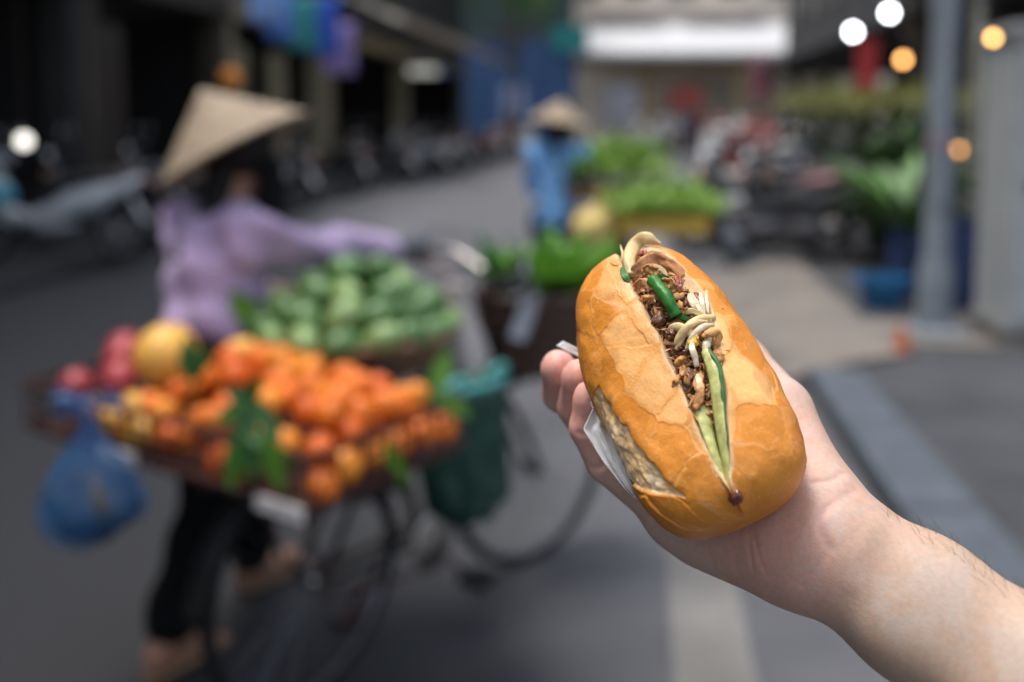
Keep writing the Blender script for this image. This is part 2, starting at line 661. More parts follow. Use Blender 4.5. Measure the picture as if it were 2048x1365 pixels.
shop_house(15.4, 20.6, 'grey shop front with ochre door posts left of the parked bikes', M_gwall, M_ochre, doors=[(.5, 1.4, M_ochre), (2.4, 3.3, M_ochre)])
shop_house(20.6, 28.0, 'dark shop front under the nearer grey sloping awning', M_blk, M_ochre, doors=[(.4, 1.2, M_ochre)], awning=(3.45, 1.7, M_grey))
shop_house(28.0, 38.0, 'dark shop front under the farther grey awning near the blue wall', M_blk, M_gwall, awning=(3.45, 1.7, M_grey))

# cloth and lights hanging in front of the second shop
cl_cols = {'sky blue': (.22, .42, .85), 'teal': (.14, .52, .48), 'deep blue': (.12, .26, .75), 'lavender': (.52, .42, .70), 'pale blue': (.42, .60, .88)}
for i, (nm, s_, l_, zt, zb, w) in enumerate([('pale blue', 13.0, -4.9, 3.25, 2.75, .5), ('sky blue', 13.5, -4.9, 3.2, 2.55, .42), ('teal', 14.1, -4.8, 3.2, 2.45, .45),
                                             ('deep blue', 14.8, -4.7, 3.3, 2.40, .5), ('lavender', 15.3, -4.6, 2.95, 2.15, .5)]):
    p = st(s_, l_, zt)
    G = np.zeros((10, 12, 3))
    for a in range(10):
        for b in range(12):
            f = a / 9
            G[a, b] = ((b / 11 - .5) * w * (1 - .12 * math.sin(3 * f)), .05 * math.sin(b * 1.3 + i) * (.4 + f), -(zt - zb) * f)
    o = MB().sheet(G, .006).build('hanging_cloth', mat('cloth_' + nm.replace(' ', '_'), cl_cols[nm], .8, .2, 5, thin=.5), smooth='all')
    o.location = p; o.rotation_euler = (0, 0, R(14))
    tag(o, nm + ' cloth hanging from the line under the left shop eaves', 'cloth', 'cloths hung out over the left pavement')
ln = MB().tube([st(12.6, -4.95, 3.27), st(14.2, -4.8, 3.24), st(15.8, -4.55, 3.34)], .008, 5).build('clothes_line', M_drk)
tag(ln, 'thin dark line carrying the blue cloths over the pavement', 'line')
lan = MB().lathe([(.03, .17), (.10, .14), (.15, .05), (.15, -.05), (.10, -.14), (.03, -.17)], 14).build('lantern', mat('orange_paper', (.75, .26, .03), .7, .2, 6))
lan.location = st(13.4, -5.6, 2.0)
tag(lan, 'round orange paper lantern just above the lilac vendor\'s hat', 'lantern')

# ------------------------------------------------------------------ the far end of the street
M_cream = mat('cream_plaster', (.74, .66, .56), .85, .2, 1.2)
M_white = mat('white_canvas', (.62, .62, .62), .6, .04, 2)
M_tan = mat('tan_plaster', (.50, .38, .20), .85, .25, 1.5)
M_blue = mat('blue_hoarding', (.030, .085, .20), .6, .25, 1.5)
M_teal = mat('teal_board', (.01, .20, .20), .6, .1, 2)
root = thing('street_end_building', 'cream building with a long white awning closing the far end of the street', 'building', tuple(st(47, -1.6, 0)), STREET_ROT)
# local x along facade to the right, y away
MB().box((6.0, 3.0, 9.2), (16, 5, 9.0)).build('upper_wall', M_cream, root, smooth=False)
MB().box((3.9, -.75, 5.0), (10.6, .10, 1.75), rot=(R(-42), 0, 0)).build('white_awning', M_white, root, smooth=False)
MB().box((3.9, -1.36, 4.25), (10.6, .06, .26)).build('awning_front', M_white, root, smooth=False)
MB().box((6.0, .3, 4.0), (16, .5, .55)).build('beam', M_tan, root, smooth=False)
for x in (-1.6, 2.2, 6.4, 10.2, 13.6):
    MB().box((x, .3, 1.86), (.55, .45, 3.7)).build('column', M_tan if x < 9 else M_cream, root, smooth=False)
MB().box((6.0, 5.4, 2.3), (16, .1, 4.6)).build('back_wall', M_cream, root, smooth=False)
for k in range(7):
    w = MB().box((-.6 + k * 2.2, .47, 8.0), (1.2, .1, 1.8)).build('window', M_drk, root, smooth=False)
    MB().box((-.6 + k * 2.2, .41, 8.0), (1.0, .04, 1.6)).build('pane', M_glass, w, smooth=False)
for k in range(2):
    MB().box((1.0 + 4.5 * k, -.1, 6.3), (3.4, .7, .5)).build('balcony', M_cream, root, smooth=False)
hb = thing('blue_building', 'deep blue painted building front left of the white awning', 'building', tuple(st(43, -6.2, 0)), STREET_ROT)
MB().box((.6, 1.5, 2.4), (5.8, 3.2, 4.8)).build('wall_panel', M_blue, hb, smooth=False)
MB().box((.6, 1.5, 7.0), (5.7, 3.1, 4.2)).build('upper_storey', mat('dark_green_plaster', (.03, .055, .05), .8, .3, 1.5), hb, smooth=False)
MB().box((1.0, -.14, 2.1), (1.1, .05, 1.5)).build('poster', mat('pale_poster', (.26, .32, .50), .6, .4, 4), hb, smooth=False)
MB().box((.6, 1.5, 4.85), (5.9, 3.3, .12)).build('coping', M_gwall, hb, smooth=False)
o = MB().box((0, 0, 0), (1.5, .12, 1.1)).build('teal_sign', M_teal, smooth=False)
o.location = st(42.5, -2.75, 4.75); o.rotation_euler = (0, 0, STREET_ROT)
tag(o, 'plain teal board at the top right of the blue wall', 'sign')
for (s_, l_, z_, w, h, nm, c, lab) in [
        (44.5, 2.2, 2.25, 1.5, 1.0, 'red_banner', (.30, .06, .045), 'orange red banner under the white awning at street end'),
        (40, 4.9, 2.9, .9, 1.7, 'pink_sign', (.36, .13, .16), 'dull pink sign on a post right of the street end'),
        (13.8, 3.05, 2.15, .24, .62, 'red_pennant', (.40, .03, .03), 'narrow dark red banner hanging below the white lamps'),
        (44, -.6, 1.9, 1.5, 1.7, 'grey_poster', (.34, .35, .38), 'pale grey panel above the blue vendor at street end')]:
    o = MB().box((0, 0, 0), (w, .05, h)).box((0, 0, h / 2 + .02), (w + .04, .07, .04)).build(nm, mat(nm, c, .7, .2, 3), smooth=False)
    o.location = st(s_, l_, z_); o.rotation_euler = (0, 0, STREET_ROT)
    tag(o, lab, 'banner' if 'post' not in nm else 'panel')

def van(s_, l_, rz, label):
    root = thing('white_car', label, 'car', tuple(st(s_, l_, 0)), rz)
    wm = mat('van_white', (.72, .71, .68), .35, .04, 3, coat=.3)
    MB().loft([((-2.0, 0, 1.05), .80, .72), ((-1.9, 0, 1.05), .86, .80), ((1.0, 0, 1.05), .86, .80), ((1.5, 0, .95), .85, .68), ((2.0, 0, .72), .82, .42), ((2.2, 0, .66), .74, .30)], 20, 5).build('body', wm, root)
    MB().box((-2.0, 0, 1.4), (.06, 1.3, .55)).build('rear_window', M_glass, root)
    MB().box((1.42, 0, 1.36), (.5, 1.4, .45), rot=(0, -.7, 0)).build('windscreen', M_glass, root)
    for x in (-1.35, 1.35):
        for y in (-.78, .78):
            w = MB().lathe([(.16, -.09), (.30, -.09), (.32, -.05), (.32, .05), (.30, .09), (.16, .09)], 18, M=Euler((R(90), 0, 0)).to_matrix(), c=(x, y, .32)).build('wheel', mat('rubber', (.02, .02, .02), .8), root)
            MB().lathe([(.0, -.07), (.16, -.08), (.16, .08), (0, .07)], 14, M=Euler((R(90), 0, 0)).to_matrix(), c=(x, y, .32)).build('rim', M_steel, w)
    for y in (-.7, .7):
        MB().box((-2.0, y, .9), (.08, .14, .35)).build('tail_light', mat('tail_red', (.4, .02, .02), .3), root)
        MB().ball((2.14, y * .85, .74), (.1, .13, .1)).build('headlight', mat('lamp_glass', (.7, .7, .7), .1), root)
    return root
v_ = van(29, 2.75, R(83), 'low white car parked beyond the motorbikes on the right'); v_.scale = (.8, .9, .66)
for (s_, l_, w, lab) in [(40.5, -5.0, 2.0, 'low white barrier left of the blue vendor\'s hat'), (39, .55, 1.7, 'low white barrier behind the upper bunches of greens')]:
    root = thing('street_barrier', lab, 'barrier', tuple(st(s_, l_, 0)), STREET_ROT)
    MB().box((0, 0, .62), (w, .3, .75), taper=.9).build('panel', mat('barrier_white', (.62, .60, .58), .7, .1, 3), root, smooth=False)
    for x in (-w * .4, w * .4):
        MB().box((x, 0, .13), (.25, .45, .25)).build('foot', M_gwall, root, smooth=False)

# ------------------------------------------------------------------ right side
M_dkb = mat('dark_facade', (.030, .030, .032), .85, .3, 1.5)
M_olive = mat('olive_paint', (.20, .20, .13), .8, .25, 3)
root = thing('cafe_building', 'dark cafe front with hanging lamps behind the hedge on the right', 'building', tuple(st(9.5, 6.0, .1)), STREET_ROT)
MB().box((2.0, 16, 6.3), (4.0, 32, 6.6)).build('upper_wall', M_dkb, root, smooth=False)
MB().box((4.1, 16, 1.5), (.1, 32, 3.0)).build('back_wall', M_int, root, smooth=False)
for k in range(6):
    MB().box((.1, .3 + k * 5.9, 1.5), (.36, .36, 2.98)).build('column', M_olive if k > 1 else M_dkb, root, smooth=False)
for k in range(8):
    w = MB().box((-.03, 2.2 + k * 3.9, 5.6), (.1, 1.3, 1.7)).build('window', M_drk, root, smooth=False)
    MB().box((-.09, 2.2 + k * 3.9, 5.6), (.04, 1.1, 1.5)).build('pane', M_glass, w, smooth=False)
MB().box((-.6, 16, 3.25), (1.2, 31.5, .1)).build('canopy', M_dkb, root, smooth=False)

def lamp(x, y, d, r, colr, stren, label):
    c = at(x, y, d)
    root = thing('hanging_lamp', label, 'lamp', tuple(c))
    MB().ball((0, 0, 0), r, 14, 10).build('bulb', mat('bulb_%d_%d' % (x, y), colr, .3, 0, emit=(colr, stren)), root, smooth='all')
    MB().tube([(0, 0, r * .8), (0, 0, r * 1.7)], r * .45, 8).build('socket', M_drk, root)
    MB().tube([(0, 0, r * 1.7), (0, 0, 3.3 - c[2])], .006, 5).build('cable', M_drk, root)
lamp(1706, 64, 13.5, .055, (.88, .94, 1.0), 13, 'lower left of the two bright white hanging lamps')
lamp(1779, 26, 13.0, .055, (.88, .94, 1.0), 13, 'upper right of the two bright white hanging lamps')
lamp(1806, 120, 12.5, .045, (1.0, .46, .14), 6, 'orange hanging lamp below the white lamps left of the pole')
lamp(1986, 76, 5.75, .020, (1.0, .50, .14), 7, 'orange hanging lamp over the grey cabinet')
lamp(1918, 300, 11.0, .040, (1.0, .46, .14), 2.2, 'dim orange lamp low between the pole and the cabinet')

lamp(48, 282, 8.6, .055, (1.0, .95, .86), 1.5, 'round white lamp glowing in the dark at the far left')
# pole, cabinet and the things round their feet
M_pole = mat('painted_steel_grey', (.20, .23, .26), .45, .18, 5, .1, 40)
pz = .10
pp = st(6.55, 0) ; b = at(1866, 690, 6.45)
root = thing('lamp_post', 'thick grey steel street pole standing on a concrete foot at the right', 'pole', (b[0], b[1], pz))
MB().lathe([(.0, 0), (.105, 0), (.105, .42), (.082, .50), (.078, 3.0), (.070, 6.0), (0, 6.0)], 22).build('shaft', M_pole, root)
MB().lathe([(0, .0), (.22, .0), (.22, .035), (.13, .05), (0, .05)], 20).build('base_plate', M_pole, root)
MB().box((-.02, -.105, 1.0), (.10, .03, .36)).build('service_hatch', M_pole, root)
MB().lathe([(.0, .0), (.085, .0), (.085, .10), (0, .10)], 20, c=(0, 0, 1.18)).build('sticker_band', mat('faded_sticker', (.26, .20, .24), .6, .4, 20), root)
for k in range(4):
    MB().lathe([(0, .0), (.02, 0), (.02, .03), (0, .03)], 6, c=(.17 * math.cos(k * 1.57 + .7), .17 * math.sin(k * 1.57 + .7), .034)).build('bolt', M_steel, root)
MB().tube(curve([(0, 0, 5.9), (-.1, .3, 6.5), (-.6, .8, 6.9)], 12), .04, 8).build('arm', M_pole, root)
o = MB().box((0, 0, 0), (.80, .75, .10)).build('concrete_pad', M_beige, smooth=False)
o.location = (b[0] + .02, b[1] - .02, pz - .038); o.rotation_euler = (0, 0, STREET_ROT)
tag(o, 'low pale concrete slab under the grey pole', 'slab')
c = at(2008, 715, 6.1)
M_cab = mat('cabinet_grey', (.42, .44, .44), .5, .12, 4, .1, 50)
root = thing('electrical_cabinet', 'tall light grey metal cabinet with a dark lock at the right edge', 'cabinet', (c[0], c[1], pz), STREET_ROT)
MB().box((.36, .3, .05), (.80, .66, .10)).build('plinth', M_gwall, root, smooth=False)
MB().box((.36, .3, 1.0), (.70, .56, 1.8)).build('casing', M_cab, root, smooth=False)
d = MB().box((.36, .01, 1.0), (.62, .03, 1.68)).build('door', M_cab, root, smooth=False)
MB().lathe([(0, 0), (.035, 0), (.035, .03), (0, .03)], 12, M=Euler((R(90), 0, 0)).to_matrix(), c=(.13, -.005, .98)).build('lock', M_blk, d)
MB().box((.20, -.015, .98), (.16, .03, .06)).build('handle', M_blk, d, smooth=False)
MB().box((.36, .3, 1.93), (.78, .64, .05)).build('cap', M_cab, root, smooth=False)
for z in (.35, 1.65):
    MB().tube([(.655, -.012, z - .05), (.655, -.012, z + .05)], .012, 6).build('hinge', M_steel, d)
c = at(1940, 480, 10.5)
root = thing('slim_post', 'thin pale post between the grey pole and the cabinet', 'post', (c[0], c[1], pz))
MB().lathe([(0, 0), (.085, 0), (.085, .05), (.055, .07), (.05, 4.2), (0, 4.2)], 14).build('shaft', mat('pale_paint', (.30, .29, .24), .6, .15, 5), root)
MB().lathe([(.05, 0), (.07, .02), (.07, .10), (.05, .12)], 14, c=(0, 0, 2.6)).build('collar', M_steel, root)
c = at(1802, 742, 5.9)
root = thing('traffic_cone', 'small orange cone at the foot of the grey pole', 'cone', (c[0], c[1], pz + .012))
MB().lathe([(.0, .0), (.055, 0), (.05, .02), (.012, .17), (0, .17)], 14).build('cone_body', mat('cone_orange', (.48, .12, .04), .6, .2), root)
MB().box((0, 0, -.004), (.14, .14, .014)).build('cone_base', M_blk, root)
root = thing('plastic_tub', 'wide bright blue plastic basin on the pavement left of the pole', 'basin', tuple(at(1762, 640, 7.3) * np.array([1, 1, 0]) + np.array([0, 0, pz])))
M_bp = mat('blue_plastic', (.015, .13, .30), .4, .1, 5)
root.scale = (.82, .82, .8)
MB().lathe([(0, .01), (.16, .0), (.22, .26), (.24, .26), (.24, .28), (.21, .28), (.15, .03), (0, .03)], 26).build('basin_body', M_bp, root)
for s_ in (-1, 1):
    MB().tube(curve([(s_ * .23, -.06, .26), (s_ * .28, 0, .25), (s_ * .23, .06, .26)], 8), .012, 6).build('handle', M_bp, root)
M_nb = mat('navy_plastic', (.022, .045, .13), .45, .15, 5)
for (x, y, d, h, r_, lab) in [(1822, 628, 7.8, .52, .17, 'navy blue drum holding the big green leafy plant'), (1915, 655, 7.2, .66, .11, 'dark navy bin standing right behind the grey pole')]:
    p = at(x, y, d)
    root = thing('plastic_drum', lab, 'drum', (p[0], p[1], pz))
    MB().lathe([(0, 0), (r_ * .95, 0), (r_, .03), (r_ * 1.03, h * .33), (r_, h * .36), (r_ * 1.03, h * .66), (r_, h * .69), (r_, h - .02), (r_ * .96, h), (r_ * .9, h), (r_ * .88, h - .05), (0, h - .05)], 24).build('drum_body', M_nb, root)
    MB().lathe([(r_ * .97, h - .03), (r_ * 1.05, h - .025), (r_ * 1.05, h + .002), (r_ * .97, h + .004)], 24).build('rim', M_nb, root)

# foliage
def leaf_mesh(mb, c, d, n, l, w, bend=.25, seg=5):
    d = d / np.linalg.norm(d); s_ = np.cross(d, n); s_ /= (np.linalg.norm(s_) + 1e-9); n = np.cross(s_, d)
    G = np.zeros((seg, 3, 3))
    for i in range(seg):
        f = i / (seg - 1)
        ww = w * math.sin(math.pi * min(.97, .06 + f * .92)) ** .8
        p = c + d * l * f - n * bend * l * f * f
        for j, q in enumerate((-1, 0, 1)):
            G[i, j] = p + s_ * q * ww * .5 + n * abs(q) * w * .12
    V = G.reshape(-1, 3)
    F = []
    for i in range(seg - 1):
        for j in range(2):
            F.append((i * 3 + j, (i + 1) * 3 + j, (i + 1) * 3 + j + 1, i * 3 + j + 1))
    mb.add(V, F)
def foliage(mb, c, rad, n, lsize, rs, bottom=.0):
    for k in range(n):
        v = rs.normal(0, 1, 3); v /= np.linalg.norm(v)
        rr = rs.uniform(.45, 1.0) ** .6
        lump = .8 + .35 * math.sin(v[0] * 5 + c[0]) * math.cos(v[1] * 4 + v[2] * 6)
        p = np.array(c) + v * np.array(rad) * rr * lump
        d = v + rs.normal(0, .8, 3) + np.array([0, 0, -.2])
        leaf_mesh(mb, p, d, rs.normal(0, 1, 3), lsize * rs.uniform(.6, 1.3), lsize * rs.uniform(.35, .6), .2, 3)
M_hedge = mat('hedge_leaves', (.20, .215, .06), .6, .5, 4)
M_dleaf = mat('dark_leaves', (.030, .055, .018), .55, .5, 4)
M_bleaf = mat('bright_leaves', (.050, .14, .016), .45, .35, 5, sss=.0)
M_bark = mat('bark', (.10, .075, .055), .9, .4, 12, .6, 40)
rs = np.random.default_rng(11)
hl = ['yellow green hedge section left of the grey pole', 'yellow green hedge section directly behind the grey pole', 'yellow green hedge section between pole and cabinet']
for i, (s_, l_) in enumerate([(15.4, 2.95), (14.6, 3.95), (13.6, 4.9)]):
    root = thing('hedge', hl[i], 'hedge', tuple(st(s_, l_, pz)), STREET_ROT, 'hedge sections in front of the cafe')
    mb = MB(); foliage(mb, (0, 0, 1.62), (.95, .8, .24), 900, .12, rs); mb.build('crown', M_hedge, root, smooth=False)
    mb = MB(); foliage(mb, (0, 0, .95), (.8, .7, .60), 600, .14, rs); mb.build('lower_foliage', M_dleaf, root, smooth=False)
    mb = MB()
    for k in range(7):
        x, y = rs.uniform(-.6, .6, 2)
        mb.tube([(x * .5, y * .5, 0), (x * .8, y * .8, .7), (x, y, 1.5)], [.03, .022, .012], 6)
    mb.build('stem', M_bark, root)
p = at(1822, 628, 7.8)
root = thing('leafy_plant', 'tall bright green plant with long arching leaves left of the pole', 'plant', (p[0], p[1], .5))
for k in range(24):
    a = rs.uniform(0, 6.28)
    l = rs.uniform(.6, .95)
    mb = MB()
    d = np.array([math.cos(a) * .40 - .12, math.sin(a) * .5, 1.2])
    leaf_mesh(mb, np.array([math.cos(a) * .05, math.sin(a) * .05, 0]), d, np.array([math.cos(a) * -.6, math.sin(a) * -.6, .6]), l, .12, .45, 9)
    mb.build('leaf', M_bleaf, root, smooth='all')
for (s_, l_, hh, lab) in [(10.6, 2.62, .9, 'dark leafy potted plant behind the right hand motorbikes'), (11.6, 3.05, 1.1, 'tall dark potted plant left of the bright arching plant')]:
    root = thing('potted_plant', lab, 'plant', tuple(st(s_, l_, pz)))
    MB().lathe([(0, 0), (.13, 0), (.17, .28), (.19, .28), (.19, .31), (.16, .31), (.15, .27), (0, .27)], 20).build('pot', M_gwall, root)
    for k in range(26):
        a = rs.uniform(0, 6.28); mb = MB()
        leaf_mesh(mb, np.array([math.cos(a) * .04, math.sin(a) * .04, .27 + rs.uniform(0, hh * .4)]), np.array([math.cos(a) * .6, math.sin(a) * .6, 1.0]), np.array([-math.cos(a), -math.sin(a), .7]), hh * rs.uniform(.4, .75), .13, .4, 7)
        mb.build('leaf', M_bleaf if k % 3 == 0 else M_dleaf, root, smooth='all')
p = at(1805, 560, 8.9)
root = thing('shrub', 'dense dark green shrub filling the gap behind the grey pole', 'shrub', (p[0], p[1], pz))
mb = MB(); foliage(mb, (0, 0, .80), (.55, .4, .62), 900, .15, rs); mb.build('crown', M_dleaf, root, smooth=False)
mb = MB(); foliage(mb, (-.12, -.1, .85), (.38, .3, .5), 260, .15, rs); mb.build('bright_shoots', M_bleaf, root, smooth=False)
MB().tube([(0, 0, 0), (.03, 0, .5), (-.03, .02, .9)], [.04, .03, .015], 8).build('stem', M_bark, root)
def tree(s_, l_, h, label, crown, leafs, rad, n, lm, cz):
    root = thing('street_tree', label, 'tree', tuple(st(s_, l_, .05)), rs.uniform(0, 6))
    MB().tube(curve([(0, 0, 0), (.05, .02, h * .3), (-.04, .05, h * .6), (.05, 0, h)], 14), np.linspace(.16, .06, 14), 10).build('trunk', M_bark, root)
    for k in range(5):
        a = k * 1.3
        MB().tube(curve([(0, 0, h * .55), (math.cos(a) * rad * .3, math.sin(a) * rad * .3, h * .8), (math.cos(a) * rad * .6, math.sin(a) * rad * .6, h)], 8), np.linspace(.06, .02, 8), 7).build('limb', M_bark, root)
    mb = MB()
    for k in range(crown):
        v = rs.normal(0, 1, 3) * np.array([rad * .5, rad * .5, rad * .32])
        foliage(mb, (v[0], v[1], cz + v[2]), (rad * .42, rad * .42, rad * .34), n, leafs, rs)
    mb.build('crown', lm, root, smooth=False)
tree(18.5, 5.0, 4.2, 'street tree with dark olive foliage above the hedge at the right', 9, .16, 1.5, 240, M_dleaf, 4.6)
tree(35, -4.2, 5.5, 'green street tree showing above the blue wall at the top', 9, .22, 2.0, 220, M_bleaf, 6.6)
# ------------------------------------------------------------------ bicycles
M_tyre = mat('tyre_rubber', (.010, .010, .011), .8, .2, 20, spec=.25)
M_rim = mat('dull_rim', (.16, .16, .17), .4, .2, 20, metal=.8)
M_frame = mat('old_bike_paint', (.012, .011, .012), .5, .4, 12, spec=.3)
M_rust = mat('rusty_steel', (.055, .022, .018), .65, .4, 18, spec=.3)
M_chrome = mat('worn_chrome', (.42, .40, .39), .25, .15, 20, metal=1.0)
M_sadl = mat('saddle_vinyl', (.02, .018, .016), .5, .2)
def ry(deg):
    return Euler((R(deg), 0, 0)).to_matrix()
def bike_wheel(root, c, yaw, r=.33):
    Mz = np.array(Euler((0, 0, yaw)).to_matrix())
    ring = [Mz @ np.array([r * math.cos(a), 0, r * math.sin(a)]) + c for a in np.linspace(0, 2 * math.pi, 49)[:-1]]
    rim = MB().tube([c + (p - c) * .925 for p in ring], .011, 6, closed=True).build('wheel', M_rim, root)
    MB().tube([c + (p - c) * .955 for p in ring], .019, 8, closed=True).build('tyre', M_tyre, rim)
    ax = Mz @ np.array([0, 1.0, 0])
    mb = MB()
    for k in range(32):
        a = 2 * math.pi * k / 32
        sgn = 1 if k % 2 else -1
        h = c + ax * sgn * .03 + Mz @ np.array([.02 * math.cos(a + .6), 0, .02 * math.sin(a + .6)])
        mb.tube([h, c + Mz @ np.array([r * .92 * math.cos(a), 0, r * .92 * math.sin(a)])], .0016, 4, cap=False)
    mb.build('spokes', M_rim, rim)
    MB().tube([c - ax * .05, c - ax * .035, c + ax * .035, c + ax * .05], [.012, .026, .026, .012], 12).build('hub', M_chrome, rim)
def bicycle(label, loc, heading, steer, frame_m):
    """Local x forward, y left; origin on the ground under the rear hub."""
    root = thing('bicycle', label, 'bicycle', loc, R(90) - heading)
    WB = 1.00
    rh, bb, stt = np.array([0, 0, .33]), np.array([.44, 0, .28]), np.array([.30, 0, .74])
    hb, ht = np.array([.86, 0, .60]), np.array([.82, 0, .80])
    piv = np.array([WB - .10, 0, 0])
    S = np.array(Euler((0, 0, steer)).to_matrix())
    def sw(p):
        p = np.asarray(p, float)
        return S @ (p - piv * np.array([1, 1, 0])) + piv * np.array([1, 1, 0])
    MB().tube([bb, stt], .016).tube([stt - np.array([-.01, 0, .03]), ht], .015).tube([bb, hb], .018).tube([hb - np.array([-.02, 0, .05]), ht + np.array([-.01, 0, .03])], .022).build('frame', frame_m, root)
    for y in (-.05, .05):
        MB().tube([bb + np.array([0, y * .6, 0]), rh + np.array([0, y, 0])], .010).tube([stt + np.array([0, y * .4, -.04]), rh + np.array([0, y, 0])], .009).build('rear_stay', frame_m, root)
    fh = np.array([WB, 0, .33])
    for y in (-.055, .055):
        MB().tube([sw((.86, y * .8, .60)), sw((.93, y, .48)), sw((WB, y, .33))], [.014, .013, .009]).build('fork_blade', frame_m, root)
    bike_wheel(root, rh, 0)
    bike_wheel(root, sw(fh), steer)
    bar = MB().tube(curve([sw(p) for p in [(.62, .30, 1.03), (.70, .30, 1.03), (.80, .20, 1.06), (.83, .08, 1.02), (.83, 0, .99), (.83, -.08, 1.02), (.80, -.20, 1.06), (.70, -.30, 1.03), (.62, -.30, 1.03)]], 40), .0115, 8).tube([sw((.82, 0, .80)), sw((.83, 0, 1.0))], .013).build('handlebar', M_chrome, root)
    for y in (-.30, .30):
        MB().tube([sw((.60, y, 1.03)), sw((.71, y, 1.03))], .017, 10).build('grip', M_tyre, bar)
        MB().tube(curve([sw((.80, y * .7, 1.04)), sw((.76, y * .95, 1.0)), sw((.66, y, .98))], 8), .006, 6).build('brake_lever', M_chrome, bar)
    MB().loft([((.16, 0, .83), .095, .02), ((.20, 0, .84), .11, .035), ((.30, 0, .845), .085, .032), ((.40, 0, .84), .035, .025), ((.45, 0, .835), .02, .012)], 14).build('saddle', M_sadl, root)
    MB().tube([stt - np.array([-.01, 0, .04]), (.285, 0, .82)], .012).build('seat_post', M_chrome, root)
    rk = MB()
    for y in (-.07, .07):
        rk.tube([(.28, y, .72), (-.34, y, .72)], .008).tube([(-.02, y, .36), (-.12, y, .72)], .007)
    for x in (-.32, -.16, .0, .16):
        rk.tube([(x, -.07, .72), (x, .07, .72)], .006)
    rk.build('rear_rack', M_rust, root)
    cr = MB().lathe([(.02, -.004), (.085, -.004), (.09, 0), (.085, .004), (.02, .004)], 24, M=ry(90), c=bb + np.array([0, -.055, 0])).build('chainring', M_chrome, root)
    for sgn, dx, dz in ((-1, .10, -.13), (1, -.10, .13)):
        a = bb + np.array([0, sgn * .07, 0]); e = a + np.array([dx, sgn * .02, dz])
        c_ = MB().tube([a, e], .010).build('crank_arm', M_chrome, root)
        MB().box(e + np.array([0, sgn * .05, 0]), (.09, .08, .025)).build('pedal', M_tyre, c_)
    ch = MB()
    ch.tube([bb + np.array([0, -.055, .088]), rh + np.array([0, -.055, .03]), rh + np.array([-.03, -.055, 0]), rh + np.array([0, -.055, -.03]), bb + np.array([0, -.055, -.088])], .006, 6)
    ch.build('chain', M_rust, root)
    for cx, a0, a1, fn in ((rh, 20, 175, lambda p: p), (fh, 15, 150, sw)):
        mb = MB()
        G = np.array([[fn(cx + np.array([.36 * math.cos(a), q * .032 * (1), .36 * math.sin(a) - abs(q) * .012])) for q in (-1, -.5, 0, .5, 1)] for a in np.radians(np.linspace(a0, a1, 20))])
        mb.sheet(G, .002).build('mudguard', frame_m, root, smooth='all')
    MB().tube([(.42, .06, .26), (.36, .20, .03)], .010).box((.36, .20, .015), (.10, .05, .02)).build('kickstand', M_rust, root)
    return root

HEAD = R(34)
hv = np.array([math.sin(HEAD), math.cos(HEAD), 0]); lv = np.array([-math.cos(HEAD), math.sin(HEAD), 0])
NC = np.array([-.39, 1.87, 0])                   # near corner of the rear basket
REAR = NC + lv * .425 + hv * .40
bicycle('dark old bicycle loaded with fruit baskets pushed by the lilac vendor', tuple(REAR), HEAD, R(-16), M_frame)

# rear wire basket (local x along the bike, y to its left)
def wire_basket(label, origin, lx, ly, hz):
    root = thing('wire_basket', label, 'basket', tuple(origin), R(90) - HEAD)
    rim = MB()
    for z in (0.0, hz):
        rim.tube([(0, 0, z), (lx, 0, z), (lx, ly, z), (0, ly, z), (0, 0, z)][:-1], .008, 6, closed=True)
    rim.build('rim', M_rust, root)
    for nm, pts in (('rear_mesh', [(0, y, None) for y in np.linspace(0, ly, 23)]), ('front_mesh', [(lx, y, None) for y in np.linspace(0, ly, 23)]),
                    ('right_mesh', [(x, 0, None) for x in np.linspace(0, lx, 14)]), ('left_mesh', [(x, ly, None) for x in np.linspace(0, lx, 14)])):
        mb = MB()
        for (x, y, _) in pts:
            mb.tube([(x, y, 0), (x, y, hz)], .0028, 5, cap=False)
        a, b_ = pts[0], pts[-1]
        for z in (hz * .33, hz * .66):
            mb.tube([(a[0], a[1], z), (b_[0], b_[1], z)], .003, 5, cap=False)
        mb.build(nm, M_rust, root)
    MB().box((lx / 2, ly / 2, -.012), (lx - .02, ly - .02, .016)).build('base_board', M_rust, root, smooth=False)
    MB().box((-.012, .075, -.006), (.008, .13, .028)).build('white_strip', mat('white_tape', (.62, .60, .58), .6, .1), root, smooth=False)
    MB().box((-.012, .60, -.002), (.008, .13, .03)).build('white_strip', MATS['white_tape'], root, smooth=False)
    for y in (ly * .35, ly * .65):
        MB().tube([(.02, y, -.03), (lx, y, -.03)], .012, 6).build('support_bar', M_rust, root)
    return root
wire_basket('wide rusty wire basket full of oranges on the bicycle rear rack', NC + np.array([0, 0, .735]), .50, .99, .105)

# ---- fruit in it
M_or = mat('orange_peel', (.74, .165, .006), .45, .18, 14, .35, 260)
M_or3 = mat('orange_peel_light', (.78, .25, .014), .45, .18, 14, .35, 260)
M_or2 = mat('orange_peel_deep', (.66, .115, .005), .45, .18, 14, .35, 260)
M_redf = mat('red_fruit_skin', (.36, .045, .05), .35, .35, 10)
M_yel = mat('yellow_fruit_skin', (.72, .36, .045), .4, .18, 9)
M_pom = mat('pomelo_skin', (.78, .42, .075), .45, .15, 8, .2, 200)
M_gman = mat('green_mango_skin', (.095, .20, .060), .32, .35, 9)
M_gman2 = mat('pale_green_mango_skin', (.24, .36, .13), .32, .3, 9)
M_leaf = mat('citrus_leaf', (.035, .125, .018), .32, .35, 30, thin=.25)
M_leaf2 = mat('young_leaf', (.12, .30, .03), .4, .35, 24, thin=.3)
rf = np.random.default_rng(33)
def bloc(x, y, z):
    return NC + hv * x + lv * y + np.array([0, 0, z])
